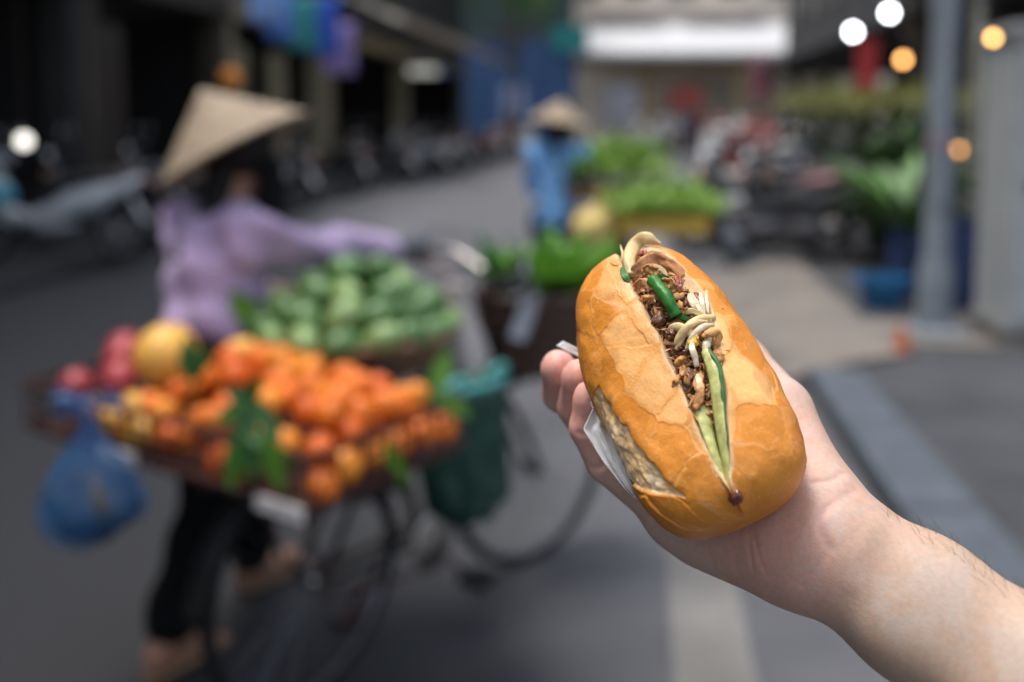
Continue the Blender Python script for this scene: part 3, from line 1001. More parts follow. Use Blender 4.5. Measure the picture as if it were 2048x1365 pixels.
def fruit_mesh(kind):
    if kind == 'orange':
        prof = [(0, -.031), (.012, -.0305), (.024, -.022), (.0325, -.006), (.0325, .008), (.025, .022), (.012, .029), (.004, .0285), (0, .027)]
    elif kind == 'mango':
        prof = [(0, -.055), (.014, -.051), (.028, -.036), (.037, -.012), (.037, .010), (.029, .032), (.016, .047), (.005, .053), (0, .053)]
    elif kind == 'pomelo':
        prof = [(0, -.070), (.03, -.066), (.058, -.045), (.076, -.012), (.074, .015), (.056, .045), (.030, .068), (.010, .076), (0, .074)]
    else:
        prof = [(0, -.038), (.016, -.040), (.033, -.030), (.043, -.006), (.042, .014), (.030, .033), (.012, .036), (.003, .030), (0, .028)]
    return MB().lathe(prof, 18)
protos = {}
def fruit(kind, m, pos, label, cat, group, sc=1.0, name=None):
    key = (kind, m.name)
    if key not in protos:
        o = fruit_mesh(kind).build(name or kind, m, None, smooth='all')
        stem = MB().tube([(0, 0, .026 if kind == 'orange' else .05), (.002, 0, .034 if kind == 'orange' else .06)], .003, 5).build('stem', M_leaf, o)
        if kind == 'pomelo': stem.location.z = .02
        if kind == 'apple': stem.location.z = -.02
        protos[key] = o
    else:
        o = copy_tree(protos[key])
    o.location = pos
    o.rotation_euler = rf.uniform(0, 6.28, 3)
    s_ = sc * rf.uniform(.9, 1.1)
    o.scale = (s_, s_, s_)
    return tag(o, label, cat, group)
pr = .034
for k, (z, inx, iny0, iny1) in enumerate([(.780, .05, .03, .60), (.832, .07, .03, .58), (.872, .13, .06, .54), (.905, .20, .10, .46)]):
    nx = int((.50 - 2 * inx) / .080) + 1
    ny = int((iny1 - iny0) / .082) + 1
    for i in range(nx):
        for j in range(ny):
            if k < 2 and 0 < i < nx - 1 and 0 < j < ny - 1:
                continue                                          # buried in the heap
            x = inx + (.50 - 2 * inx) * (i / max(1, nx - 1)) + rf.normal(0, .013)
            y = iny0 + (iny1 - iny0) * j / max(1, ny - 1) + rf.normal(0, .013) + (.03 if k % 2 else 0)
            if rf.uniform() < (.22, .12, .06, .30)[k]:
                continue
            fruit('orange', [M_or, M_or, M_or2, M_or3][int(rf.integers(4))], bloc(x, y, z + rf.normal(0, .010)), 'small round orange in the heap in the rear wire basket', 'orange', 'oranges heaped in the rear basket', rf.uniform(.98, 1.22))
for (x, y, z, lab) in [(.26, .95, .875, 'red fruit at the far left end of the rear basket'), (.18, .85, .885, 'pinkish red fruit beside the yellow pomelo on its left'),
                       (.09, .73, .870, 'red fruit in front of the yellow pomelo'), (.07, .88, .83, 'red fruit low at the left corner above the blue bag')]:
    fruit('apple', M_redf, bloc(x, y, z), lab, 'fruit', 'red fruit at the left end of the basket', 1.12, 'red_fruit')
for (x, y, z, lab) in [(.34, .80, .83, 'red fruit behind the pomelo, low in the pile'), (.22, .93, .81, 'red fruit below the leftmost red fruit in the basket')]:
    fruit('apple', M_redf, bloc(x, y, z), lab, 'fruit', 'red fruit at the left end of the basket', 1.1, 'red_fruit')
fruit('pomelo', M_pom, bloc(.20, .70, .905), 'big yellow pomelo on top of the fruit at the basket\'s left', 'pomelo', None)
fruit('pomelo', M_pom, bloc(.32, .56, .90), 'smaller yellow pomelo wedged between the big pomelo and the oranges', 'pomelo', None, .72)
for (x, y, z, lab) in [(.05, .62, .83, 'yellow mango uppermost at the near left rim of the basket'), (.035, .68, .785, 'yellow mango low behind the wires near the blue bag'),
                       (.03, .57, .785, 'yellow mango low behind the wires below the leaves'), (.04, .76, .80, 'yellow mango under the red fruit by the blue bag')]:
    o = fruit('mango', M_yel, bloc(x, y, z), lab, 'mango', 'yellow mangoes at the rim', .95, 'yellow_mango')
    o.rotation_euler = (R(90), .2, R(90) - HEAD + rf.uniform(-.3, .3))
# leaf sprays over the near corner
def spray(label, base, leaves, m):
    root = thing('leaf_spray', label, 'leaves', tuple(base))
    MB().tube([np.zeros(3), np.array([0, -.02, -.05])], .004, 5).build('twig', M_leaf, root)
    for (d, l, w, n) in leaves:
        mb = MB(); leaf_mesh(mb, np.zeros(3), np.array(d, float), np.array(n, float), l, w, .25, 8)
        mb.build('leaf', m, root, smooth='all')
b1 = bloc(.01, .17, .925)
spray('broad dark green leaves lying over the oranges at the near corner', b1, [((-.1, -.4, -.6), 0.094, 0.048, (.3, -1, .4)), ((-.7, -.3, -.30), 0.086, 0.040, (-.3, -.8, .6)), ((.5, -.3, -.5), 0.094, 0.040, (.5, -1, .2)), ((.1, -.2, .45), 0.065, 0.036, (-.4, -1, .2)), ((-.35, -.3, .3), 0.065, 0.036, (.3, -1, .5))], M_leaf)
spray('second tuft of dark leaves lower down at the near corner', bloc(-.01, .16, .865), [((-.45, -.4, -.7), 0.086, 0.040, (-.4, -1, .3)), ((.2, -.4, -.9), 0.094, 0.044, (.4, -1, .2)), ((.7, -.3, -.2), 0.072, 0.036, (.1, -.8, .6))], M_leaf)
spray('long bright leaf hanging left over the near basket edge', bloc(-.02, .19, .86), [((-.12, -.1, -1), 0.122, 0.032, (0, -1, 0)), ((.05, -.1, -1), 0.094, 0.028, (0, -1, .1))], M_leaf2)
spray('pale green leaf bending right over the near basket corner', bloc(-.03, .10, .87), [((.35, -.1, -.9), 0.122, 0.032, (0, -1, .1)), ((.75, -.1, -.7), 0.086, 0.028, (0, -1, .1))], M_leaf2)
spray('single green leaf hanging over the right side wires', bloc(.20, -.02, .83), [((.35, -.2, -.9), 0.108, 0.028, (-.3, -1, .2))], M_leaf2)
spray('dark green leaf standing between pomelo and oranges', bloc(.10, .47, .90), [((-.1, -.1, .8), .10, .05, (0, -1, .1)), ((.2, 0, .6), .08, .04, (0, -1, .1))], M_leaf)
spray('small green leaves at the right end behind the oranges', bloc(.42, .03, .87), [((.2, 0, .6), .10, .045, (0, -1, .2)), ((.5, -.1, -.3), .10, .04, (0, -1, .4))], M_leaf2)

# blue bag tied to the basket
def bag(name, label, c, rad, h, neck, m, folds=9, seed=1, top=.35):
    """Soft plastic bag: bulged body gathered to a knotted neck. c = bottom centre."""
    root = thing(name, label, 'bag', tuple(c))
    n, mm = 48, 26
    V = []
    for i in range(mm):
        f = i / (mm - 1)
        body = math.sin(math.pi * min(1, (f * 1.0 + .06)) ** .75) if f < 1 - top else None
        r_ = np.interp(f, [0, .04, .13, .30, .5, .7, .86, 1], [0.02, .55, .92, 1.0, .74, .44, .20, .10])
        for k in range(n):
            a = 2 * math.pi * k / n
            w = 1 + (.16 * sm(.3, .9, f) + .03) * math.sin(folds * a + 3 * f + seed) + .07 * math.sin(3 * a + seed)
            V.append((rad * r_ * w * math.cos(a), rad * .8 * r_ * w * math.sin(a), h * f + .02 * math.sin(2 * a + seed) * (1 - f)))
    F = [(i * n + k, i * n + (k + 1) % n, (i + 1) * n + (k + 1) % n, (i + 1) * n + k) for i in range(mm - 1) for k in range(n)]
    F.append(tuple(range(n))[::-1])
    MB().add(V, F).build('bag_body', m, root, smooth='all')
    MB().ball((0, 0, h + neck * .2), (rad * .20, rad * .18, neck * .35), 14, 10, noise=.3, seed=seed).build('knot', m, root, smooth='all')
    for s_ in (-1, 1):
        G = np.zeros((8, 7, 3))
        for i in range(8):
            for j in range(7):
                f = i / 7
                G[i, j] = (s_ * (.01 + neck * .75 * f), .02 * math.sin(j * 1.7 + s_), h + neck * (.25 + .6 * f - .5 * f * f) + (j / 6 - .5) * rad * (.2 + .45 * f))
        MB().sheet(G, .001).build('tied_ear', m, root, smooth='all')
    return root
def film(name, col, alpha, rough=.25):
    m = mat(name, col, rough, .12, 14, .25, 40, alpha=alpha, spec=.6, thin=.10)
    return m
bb_ = np.array([-.895, 2.06, .600])
bag('plastic_bag', 'knotted translucent blue plastic bag hanging at the left end of the basket', bb_, .115, .265, .085, film('blue_film', (.022, .18, .47), .26), 11, 2)
MB().ball((0, 0, 0), (.100, .078, .075), 16, 12, noise=.25, seed=4).build('dark_produce', mat('dark_produce', (.035, .030, .025), .6, .5, 20), None, smooth='all')
o = bpy.data.objects['dark_produce']; o.location = bb_ + np.array([0.0, 0, .082])
tag(o, 'dark lumpy produce lying inside the blue plastic bag', 'produce')

# middle basket with green mangoes
M_wick = mat('wicker', (.20, .105, .058), .75, .35, 30, .5, 90)
def wicker(label, c, r, h, m=M_wick):
    root = thing('wicker_basket', label, 'basket', tuple(c), rf.uniform(0, 3))
    n = 40
    for k in range(7):
        z = h * (k + .5) / 7
        rr = r * (.80 + .20 * (k + .5) / 7)
        P = [((rr + .004 * math.sin(n / 2 * a + math.pi * k)) * math.cos(a), (rr + .004 * math.sin(n / 2 * a + math.pi * k)) * math.sin(a), z) for a in np.linspace(0, 2 * math.pi, n * 2 + 1)[:-1]]
        MB().tube(P, h / 13, 5, closed=True).build('woven_band', m, root)
    P = [(r * 1.03 * math.cos(a), r * 1.03 * math.sin(a), h) for a in np.linspace(0, 2 * math.pi, 49)[:-1]]
    MB().tube(P, .014, 8, closed=True).build('rim', m, root)
    for k in range(20):
        a = 2 * math.pi * k / 20
        MB().tube([(r * .79 * math.cos(a), r * .79 * math.sin(a), 0), (r * 1.0 * math.cos(a), r * 1.0 * math.sin(a), h)], .006, 5).build('stake', m, root)
    MB().lathe([(0, 0), (r * .80, 0), (r * .80, .012), (0, .012)], 30).build('base', m, root)
    return root
MC = np.array([-.44, 2.78, .81])
wicker('round brown wicker basket of green mangoes in the middle of the bicycle', MC, .265, .085)
cnt = 0
for k, (z, rr, n) in enumerate([(.055, .20, 10), (.105, .25, 15), (.160, .20, 12), (.210, .13, 8), (.25, .05, 3)]):
    for j in range(n):
        a = 2 * math.pi * j / n + k * .5
        p = MC + np.array([rr * math.cos(a) + rf.normal(0, .008), rr * math.sin(a) + rf.normal(0, .008), z + rf.normal(0, .006)])
        o = fruit('mango', M_gman if rf.uniform() < .6 else M_gman2, p, 'green mango in the heap on the brown wicker basket', 'mango', 'green mangoes heaped in the wicker basket', 1.12, 'green_mango')
        o.rotation_euler = (R(90) + rf.normal(0, .4), rf.normal(0, .4), a + rf.normal(0, .5))
spray('pale green leaves at the left rim of the mango basket', MC + np.array([-.26, -.05, .10]), [((-.3, -.2, .5), .13, .07, (0, -1, .3)), ((.1, -.5, .2), .12, .07, (0, -.6, .8)), ((-.2, -.3, -.4), .14, .06, (0, -1, .3))], M_leaf2)
# support for the middle basket: a plank across the frame
o = MB().box((0, 0, 0), (.50, .34, .02)).build('wooden_plank', M_drk, None, smooth=False)
o.location = MC + np.array([.03, 0, -.012]); o.rotation_euler = (0, 0, R(90) - HEAD)
tag(o, 'dark wooden plank under the mango basket', 'plank')

# front basket with leafy greens over the front wheel
FB = np.array([.085, 3.24, .68])
wicker('dark deep wicker basket of leafy greens over the front wheel', FB, .20, .25, mat('dark_wicker', (.075, .042, .030), .75, .35, 30, .5, 90))
def greens(name, label, c, n, l, w, m, spread=.8, group=None, up=1.0):
    root = thing(name, label, 'greens', tuple(c), 0, group)
    for k in range(n):
        a = rf.uniform(0, 6.28)
        s_ = rf.uniform(.1, spread)
        mb = MB()
        d = np.array([math.cos(a) * s_, math.sin(a) * s_, up])
        leaf_mesh(mb, np.array([math.cos(a) * .02, math.sin(a) * .02, 0]), d, np.array([-math.cos(a), -math.sin(a), .5 + .3]), l * rf.uniform(.75, 1.15), w * rf.uniform(.8, 1.2), .35, 7)
        mb.build('leaf', m, root, smooth='all')
    MB().tube([(0, 0, -.06), (0, 0, .02)], [.02, .025], 8).build('stalk', mat('pale_stalk', (.42, .50, .24), .5), root)
    return root
fg_l = [(-.10, -.05, 'bunch of dark leafy greens at the left of the front basket', M_leaf), (.0, -.08, 'bunch of bright leafy greens nearest in the front basket', M_leaf2), (.10, -.04, 'bright bunch of greens at the right of the front basket by the sandwich', M_leaf2),
        (-.05, .08, 'dark bunch of greens at the back left of the front basket', M_leaf), (.07, .09, 'bright upright bunch of greens at the back of the front basket', M_leaf2), (.15, .02, 'bunch of greens spilling over the right rim of the front basket', M_leaf2)]
for dx, dy, lab, m in fg_l:
    greens('leafy_bunch', lab, FB + np.array([dx, dy, .23]), 11, .20, .085, m, .9, 'greens in the front basket')
# tag-like pale labels hanging from the front basket
o = MB().box((0, 0, 0), (.05, .004, .12), rot=(0, .35, 0)).box((.035, -.002, .07), (.02, .006, .03), rot=(0, .35, 0)).build('pale_bottle_strap', mat('pale_plastic', (.42, .44, .50), .4, .2), None)
o.location = (.035, 3.02, .87)
tag(o, 'pale plastic strap hanging on the side of the front basket', 'strap')
o = bag('clear_bag', 'crumpled whitish clear plastic bag hanging from the handlebar', np.array([-.14, 2.86, .72]), .075, .27, .05, film('clear_film', (.60, .55, .54), .62, .2), 8, 6)
o = bag('clear_bag', 'small clear plastic bag tied on the curve of the handlebar', np.array([-.20, 3.02, .90]), .06, .13, .04, film('clear_film2', (.48, .38, .38), .5, .2), 7, 9)
# green sack on the near side
GB = np.array([-.125, 2.52, .475])
root = thing('green_sack', 'dark green plastic sack with teal handles hanging beside the front wheel', 'sack', tuple(GB), R(90) - HEAD)
g = SDF((-.20, -.12, -.06), (.20, .12, .42), .008)
F = g.empty()
g.cone(F, (-.05, 0, .08), (-.07, 0, .28), .085, .075, .05); g.cone(F, (.06, 0, .07), (.07, 0, .29), .085, .07, .05); g.cone(F, (0, 0, .05), (0, 0, .28), .08, .075, .05)
V, Q = g.mesh(F)
V = relax(V, Q, 2)
V = V + vnormals(V, Q) * ((fbm(V, 16, 4) - .5) * .03 + .006 * np.sin(V[:, 0] * 90 + V[:, 2] * 12))[:, None]
qmesh('sack_body', V, Q, mat('green_plastic', (.004, .040, .027), .4, .25, 8, .3, 40), root)
M_th = mat('teal_plastic', (.06, .28, .26), .3, .15, 9)
for x in (-.09, .09):
    MB().tube(curve([(x - .04, -.03, .32), (x - .025, -.05, .365), (x + .025, -.05, .365), (x + .05, -.03, .32)], 12), .011, 8).build('handle', M_th, root)
MB().tube(curve([(-.14, -.03, .335), (-.05, -.075, .345), (.06, -.075, .34), (.14, -.03, .335)], 14), .012, 8).build('rolled_hem', M_th, root)

# ------------------------------------------------------------------ people
M_skin2 = mat('tanned_skin', (.33, .17, .105), .5, .12, 20, sss=.2, sss_s=.01)
def hat_profile(Rr, H):
    return [(.004, H), (Rr * .25, H * .76), (Rr * .5, H * .51), (Rr * .75, H * .255), (Rr, 0), (Rr * .985, -.006), (Rr * .74, H * .235), (Rr * .48, H * .49), (Rr * .2, H * .76), (.002, H * .97)]
M_straw = mat('palm_straw', (.36, .28, .195), .8, .18, 30, .3, 120)
M_dhair = mat('black_hair', (.008, .007, .006), .6, .2, spec=.25)
def person(label, loc, rz, J, shirt, trousers, hat=None, voxel=.011, hair=True, mask=None, group=None, shoes=None, glove=None, extra=None, hem=.80):
    """J: joints in a local frame, x ahead, y to the person's left."""
    root = thing('person', label, 'person', loc, rz, group)
    P = {k: np.array(v, float) for k, v in J.items()}
    allp = np.array(list(P.values()))
    g = SDF(allp.min(0) - .22, allp.max(0) + .26, voxel)
    sh = P['neck'] - np.array([0, 0, .03])
    F = g.empty()
    g.cone(F, P['pelvis'], P['chest'], .100, .100, .03)
    g.cone(F, P['shL'], P['shR'], .050, .050, .03)
    g.cone(F, P['chest'], P['neck'], .085, .046, .03)
    g.cone(F, P['neck'], P['head'], .048, .055, .02)
    g.cone(F, P['head'] + np.array([-.015, 0, .02]), P['head'] + np.array([.02, 0, -.03]), .092, .075, .03)
    fd = P.get('face', np.array([1.0, 0, 0])); fd = fd / np.linalg.norm(fd)
    g.cone(F, P['head'] + fd * .085 + np.array([0, 0, .005]), P['head'] + fd * .112 - np.array([0, 0, .03]), .010, .016, .015)
    sd = np.cross([0, 0, 1], fd)
    for s_ in (-1, 1):
        g.cone(F, P['head'] + sd * s_ * .085 + np.array([0, 0, .02]), P['head'] + sd * s_ * .088 - np.array([0, 0, .02]), .014, .010, .008)
    for q in 'LR':
        g.chain(F, [P['sh' + q], P['el' + q], P['wr' + q]], [.044, .036, .027], .02)
        w, e = P['wr' + q], P['el' + q]
        d = (w - e) / np.linalg.norm(w - e)
        g.cone(F, w, w + d * .07, .030, .034, .015)
        dn = np.array([0, 0, -1.0]); s2 = np.cross(d, dn); s2 /= (np.linalg.norm(s2) + 1e-6)
        for f_ in (-1.5, -.5, .5, 1.5):                         # fingers
            b0 = w + d * .095 + s2 * f_ * .019
            g.chain(F, [w + d * .06 + s2 * f_ * .016, b0, b0 + d * .02 + dn * .030, b0 - d * .01 + dn * .055], [.013, .011, .010, .009], .006)
        g.chain(F, [w + d * .03 + s2 * .03, w + d * .07 + s2 * .05 + dn * .02, w + d * .085 + s2 * .045 + dn * .045], [.014, .012, .010], .006)
        g.chain(F, [P['hip' + q], P['kn' + q], P['an' + q]], [.090, .062, .042], .03)
        g.chain(F, [P['an' + q] + np.array([-.03, 0, -.05]), P['toe' + q]], [.036, .028], .03)
    V, Q = g.mesh(F)
    qmesh('body', relax(V, Q, 1), Q, M_skin2, root)
    F = g.empty()                                               # loose shirt
    g.cone(F, np.array([P['pelvis'][0], P['pelvis'][1], hem - .02]), P['chest'], .160, .132, .05)
    g.cone(F, P['shL'], P['shR'], .080, .080, .05)
    g.cone(F, P['chest'], P['neck'] - np.array([0, 0, .05]), .12, .07, .05)
    for q in 'LR':
        w = P['el' + q] + (P['wr' + q] - P['el' + q]) * .92
        g.chain(F, [P['sh' + q], P['el' + q], w], [.070, .050, .040], .035)
    X, Y, Z = np.meshgrid(*g.ax, indexing='ij')
    F = np.maximum(F, hem - Z)
    wv = .008 * np.sin(Z * 38 + X * 31 + Y * 17) + .008 * np.sin(Y * 47 - Z * 23)
    F = F + wv.astype(np.float32)
    V, Q = g.mesh(F)
    qmesh('shirt', relax(V, Q, 2), Q, shirt, root)
    F = g.empty()
    g.cone(F, P['pelvis'], P['pelvis'] + np.array([0, 0, .05]), .14, .13, .04)
    for q in 'LR':
        a = P['kn' + q] + (P['an' + q] - P['kn' + q]) * .92
        g.chain(F, [P['hip' + q], P['kn' + q], a], [.108, .085, .070], .04)
    F = F + (.006 * np.sin(Z * 30 + X * 25)).astype(np.float32)
    V, Q = g.mesh(F)
    qmesh('trousers', relax(V, Q, 2), Q, trousers, root)
    if shoes:
        for q in 'LR':
            t = P['toe' + q]; a = P['an' + q]
            d = t - a; d[2] = 0; d /= np.linalg.norm(d)
            c = (t + a) / 2; zz = min(t[2], a[2]) - .045
            mb = MB(); ang = math.atan2(d[1], d[0])
            mb.loft([((-.13, 0, 0), .028, .010), ((-.10, 0, 0), .036, .012), ((0, 0, 0), .036, .012), ((.08, 0, 0), .045, .012), ((.13, 0, 0), .03, .010)], 12)
            o = mb.build('sandal', shoes, root); o.location = (c[0], c[1], max(.013, zz + .012)); o.rotation_euler = (0, 0, ang)
    if hair:
        mb = MB(); mb.ball(P['head'] - fd * .015 + np.array([0, 0, .03]), (.105, .100, .10), 18, 12, noise=.06)
        mb.tube(curve([P['head'] - fd * .07, P['neck'] - fd * .07, P['chest'] - fd * .14], 8), [.06, .05, .045, .04, .035, .03, .02, .012], 8)
        mb.build('hair', M_dhair, root, smooth='all')
    if mask:
        G = np.zeros((9, 11, 3))
        for i in range(9):
            for j in range(11):
                a = (j / 10 - .5) * 3.7; f = i / 8
                rr = .105 + .02 * math.cos(a) * math.sin(math.pi * f)
                G[i, j] = P['head'] + (fd * math.cos(a) + sd * math.sin(a)) * rr + np.array([0, 0, .012 - .175 * f])
        MB().sheet(G, .004).build('face_mask', mask, root, smooth='all')
    for s_ in (-1, 1):
        MB().ball(P['head'] + fd * .085 + sd * s_ * .032 + np.array([0, 0, .018]), (.014, .014, .011), 10, 8).build('eye', mat('eye', (.05, .04, .035), .2), root, smooth='all')
    if glove:
        for q in glove[1]:
            w, e = P['wr' + q], P['el' + q]; d = (w - e) / np.linalg.norm(w - e)
            MB().tube([w - d * .05, w, w + d * .06, w + d * .11, w + d * .12], [.040, .042, .050, .046, .02], 12).build('glove', glove[0], root, smooth='all')
    if hat:
        Rr, H, off, ax = hat
        ax = np.array(ax, float); q = Vector((0, 0, 1)).rotation_difference(Vector(ax))
        h = MB().lathe(hat_profile(Rr, H), 40).build('conical_hat', M_straw, root)
        h.location = P['head'] + np.array(off); h.rotation_mode = 'QUATERNION'; h.rotation_quaternion = q
        for k in range(6):
            rr = Rr * (1 - k / 6.5)
            pts = [(rr * math.cos(a), rr * math.sin(a), H * (k / 6.5) + .003) for a in np.linspace(0, 6.283, 37)[:-1]]
            MB().tube(pts, .0025, 4, closed=True).build('hoop', M_straw, h)
        MB().tube(curve([(.0, .09, .03), (.05, .085, -.10), (.06, 0, -.16), (.05, -.085, -.10), (0, -.09, .03)], 16), .005, 5).build('chin_strap', M_dhair, h)
    return root

def local(root_loc, heading, p):
    d = np.array(p) - np.array([root_loc[0], root_loc[1], 0])
    h = np.array([math.sin(heading), math.cos(heading), 0]); l = np.array([-math.cos(heading), math.sin(heading), 0])
    return np.array([d @ h, d @ l, d[2]])
VL = (-.845, 2.86, 0)
grip = np.array([-.335, 3.13, 1.075])
gl = local(VL, HEAD, grip)
M_lilac = mat('lilac_cotton', (.47, .345, .545), .85, .14, 9, .2, 60, sheen=.3)
person('vendor in a lilac shirt and conical hat pushing the fruit bicycle', VL, R(90) - HEAD, {
    'pelvis': (-.045, 0, .80), 'chest': (-.005, 0, 1.08), 'neck': (.055, 0, 1.24), 'head': (.10, 0, 1.37), 'face': (1, -.1, -.15),
    'shL': (.0, .14, 1.17), 'elL': (.08, .22, .98), 'wrL': (.30, .10, .93),
    'shR': (.0, -.14, 1.165), 'elR': (.22, -.22, 1.115), 'wrR': gl - np.array([.06, 0, -.02]),
    'hipL': (-.07, .085, .78), 'knL': (.17, .09, .46), 'anL': (.17, .09, .10), 'toeL': (.34, .09, .045),
    'hipR': (-.10, -.085, .78), 'knR': (-.12, -.09, .45), 'anR': (-.29, -.09, .11), 'toeR': (-.15, -.09, .045)},
    M_lilac, mat('black_trousers', (.005, .005, .006), .9, .2, 8, spec=.15), hat=(.245, .205, (-.02, .02, .025), (-.25, .40, .88)), voxel=.010,
    mask=mat('black_mask', (.006, .006, .007), .9, .2, spec=.15), shoes=mat('sandal_tan', (.30, .17, .10), .6), glove=(mat('grey_glove', (.13, .135, .15), .7, .2), 'R'), hem=.77)
VB = (.31, 6.9, -.05)
HB = R(10)
M_blueS = mat('blue_shirt', (.20, .45, .84), .8, .14, 8, .2, 60, sheen=.2)
person('vendor in a blue shirt and conical hat seen from behind', VB, R(90) - HB, {
    'pelvis': (.0, 0, .86), 'chest': (.03, 0, 1.16), 'neck': (.05, 0, 1.33), 'head': (.07, 0, 1.46),
    'shL': (.03, .16, 1.28), 'elL': (.10, .19, 1.05), 'wrL': (.30, .12, .98),
    'shR': (.03, -.16, 1.28), 'elR': (.17, -.18, 1.05), 'wrR': (.38, -.24, 1.02),
    'hipL': (0, .085, .84), 'knL': (.08, .09, .48), 'anL': (-.08, .09, .16), 'toeL': (.07, .09, .095),
    'hipR': (.0, -.085, .84), 'knR': (.10, -.09, .48), 'anR': (.16, -.09, .15), 'toeR': (.32, -.09, .095)},
    M_blueS, mat('navy_trousers', (.018, .045, .12), .8, .2, 8), hat=(.225, .175, (-.01, 0, .03), (.1, -.12, 1)), voxel=.013, shoes=MATS['sandal_tan'], hem=.80)

# the second vendor's bicycle and its load
b2 = bicycle('second bicycle loaded with greens beside the blue shirted vendor', (.62, 6.05, 0), R(12), R(5), M_frame)
def tray(label, c, lx, ly, m, rz):
    root = thing('shallow_tray', label, 'tray', tuple(c), rz)
    n = 30
    MB().box((0, 0, .01), (lx, ly, .02)).build('tray_base', m, root, smooth=False)
    for (cx, cy, sx, sy) in ((0, ly / 2, lx, .02), (0, -ly / 2, lx, .02), (lx / 2, 0, .02, ly - .03), (-lx / 2, 0, .02, ly - .03)):
        MB().box((cx, cy, .06), (sx, sy, .10)).build('tray_side', m, root, smooth=False)
    return root
M_ytray = mat('yellow_plastic', (.66, .42, .06), .5, .15, 6)
tray('yellow tray under the nearer greens on the second bicycle', (.92, 6.1, .80), .52, .5, M_ytray, R(-6))
tray('dark tray under the farther greens on the second bicycle', (.72, 6.85, .93), .60, .5, M_wick, R(-8))
M_veg = mat('fresh_herbs', (.18, .34, .05), .5, .35, 8, thin=.3)
M_veg2 = mat('light_herbs', (.36, .52, .13), .5, .35, 8, thin=.3)
ii = 0
names = ['leftmost', 'second from the left', 'third from the left', 'fourth from the left', 'rightmost']
for row, (yy, z) in enumerate([(5.95, .90), (6.22, .96)]):
    for i, xx in enumerate(np.linspace(.70, 1.13, 5)):
        greens('herb_bunch', '%s bunch of green herbs in the %s row on the yellow tray' % (names[i], ['front', 'back'][row]), np.array([xx, yy, z]), 44, .17, .06, M_veg if (i + row) % 2 else M_veg2, 1.6, 'herb bunches on the second bicycle', .8)
for row, (yy, z) in enumerate([(6.72, 1.08), (6.98, 1.19)]):
    for i, xx in enumerate(np.linspace(.50, .94, 4)):
        greens('herb_bunch', '%s herb bunch, %s row of the higher dark tray' % ((names[:3] + [names[4]])[i], ['front', 'back'][row]), np.array([xx, yy, z]), 44, .19, .06, M_veg2 if (i + row) % 2 else M_veg, 1.6, 'herb bunches on the second bicycle', .8)
root = thing('yellow_sack', 'pale yellow bulging sack between the blue vendor and the greens', 'sack', (.56, 6.2, .66))
g = SDF((-.26, -.26, -.06), (.26, .26, .42), .012); F = g.empty()
g.cone(F, (-.06, 0, .12), (.08, 0, .16), .13, .12, .06); g.cone(F, (0, .02, .2), (.0, 0, .30), .10, .04, .05)
V, Q = g.mesh(F); V = relax(V, Q, 1); V = V + vnormals(V, Q) * ((fbm(V, 14, 9) - .5) * .05)[:, None]
qmesh('sack_body', V, Q, mat('pale_yellow_sacking', (.66, .50, .17), .7, .2, 10, .3, 60), root)
MB().tube([(0, 0, .315), (0, 0, .35), (.02, 0, .39)], [.03, .02, .04], 10).build('tied_neck', MATS['pale_yellow_sacking'], root)

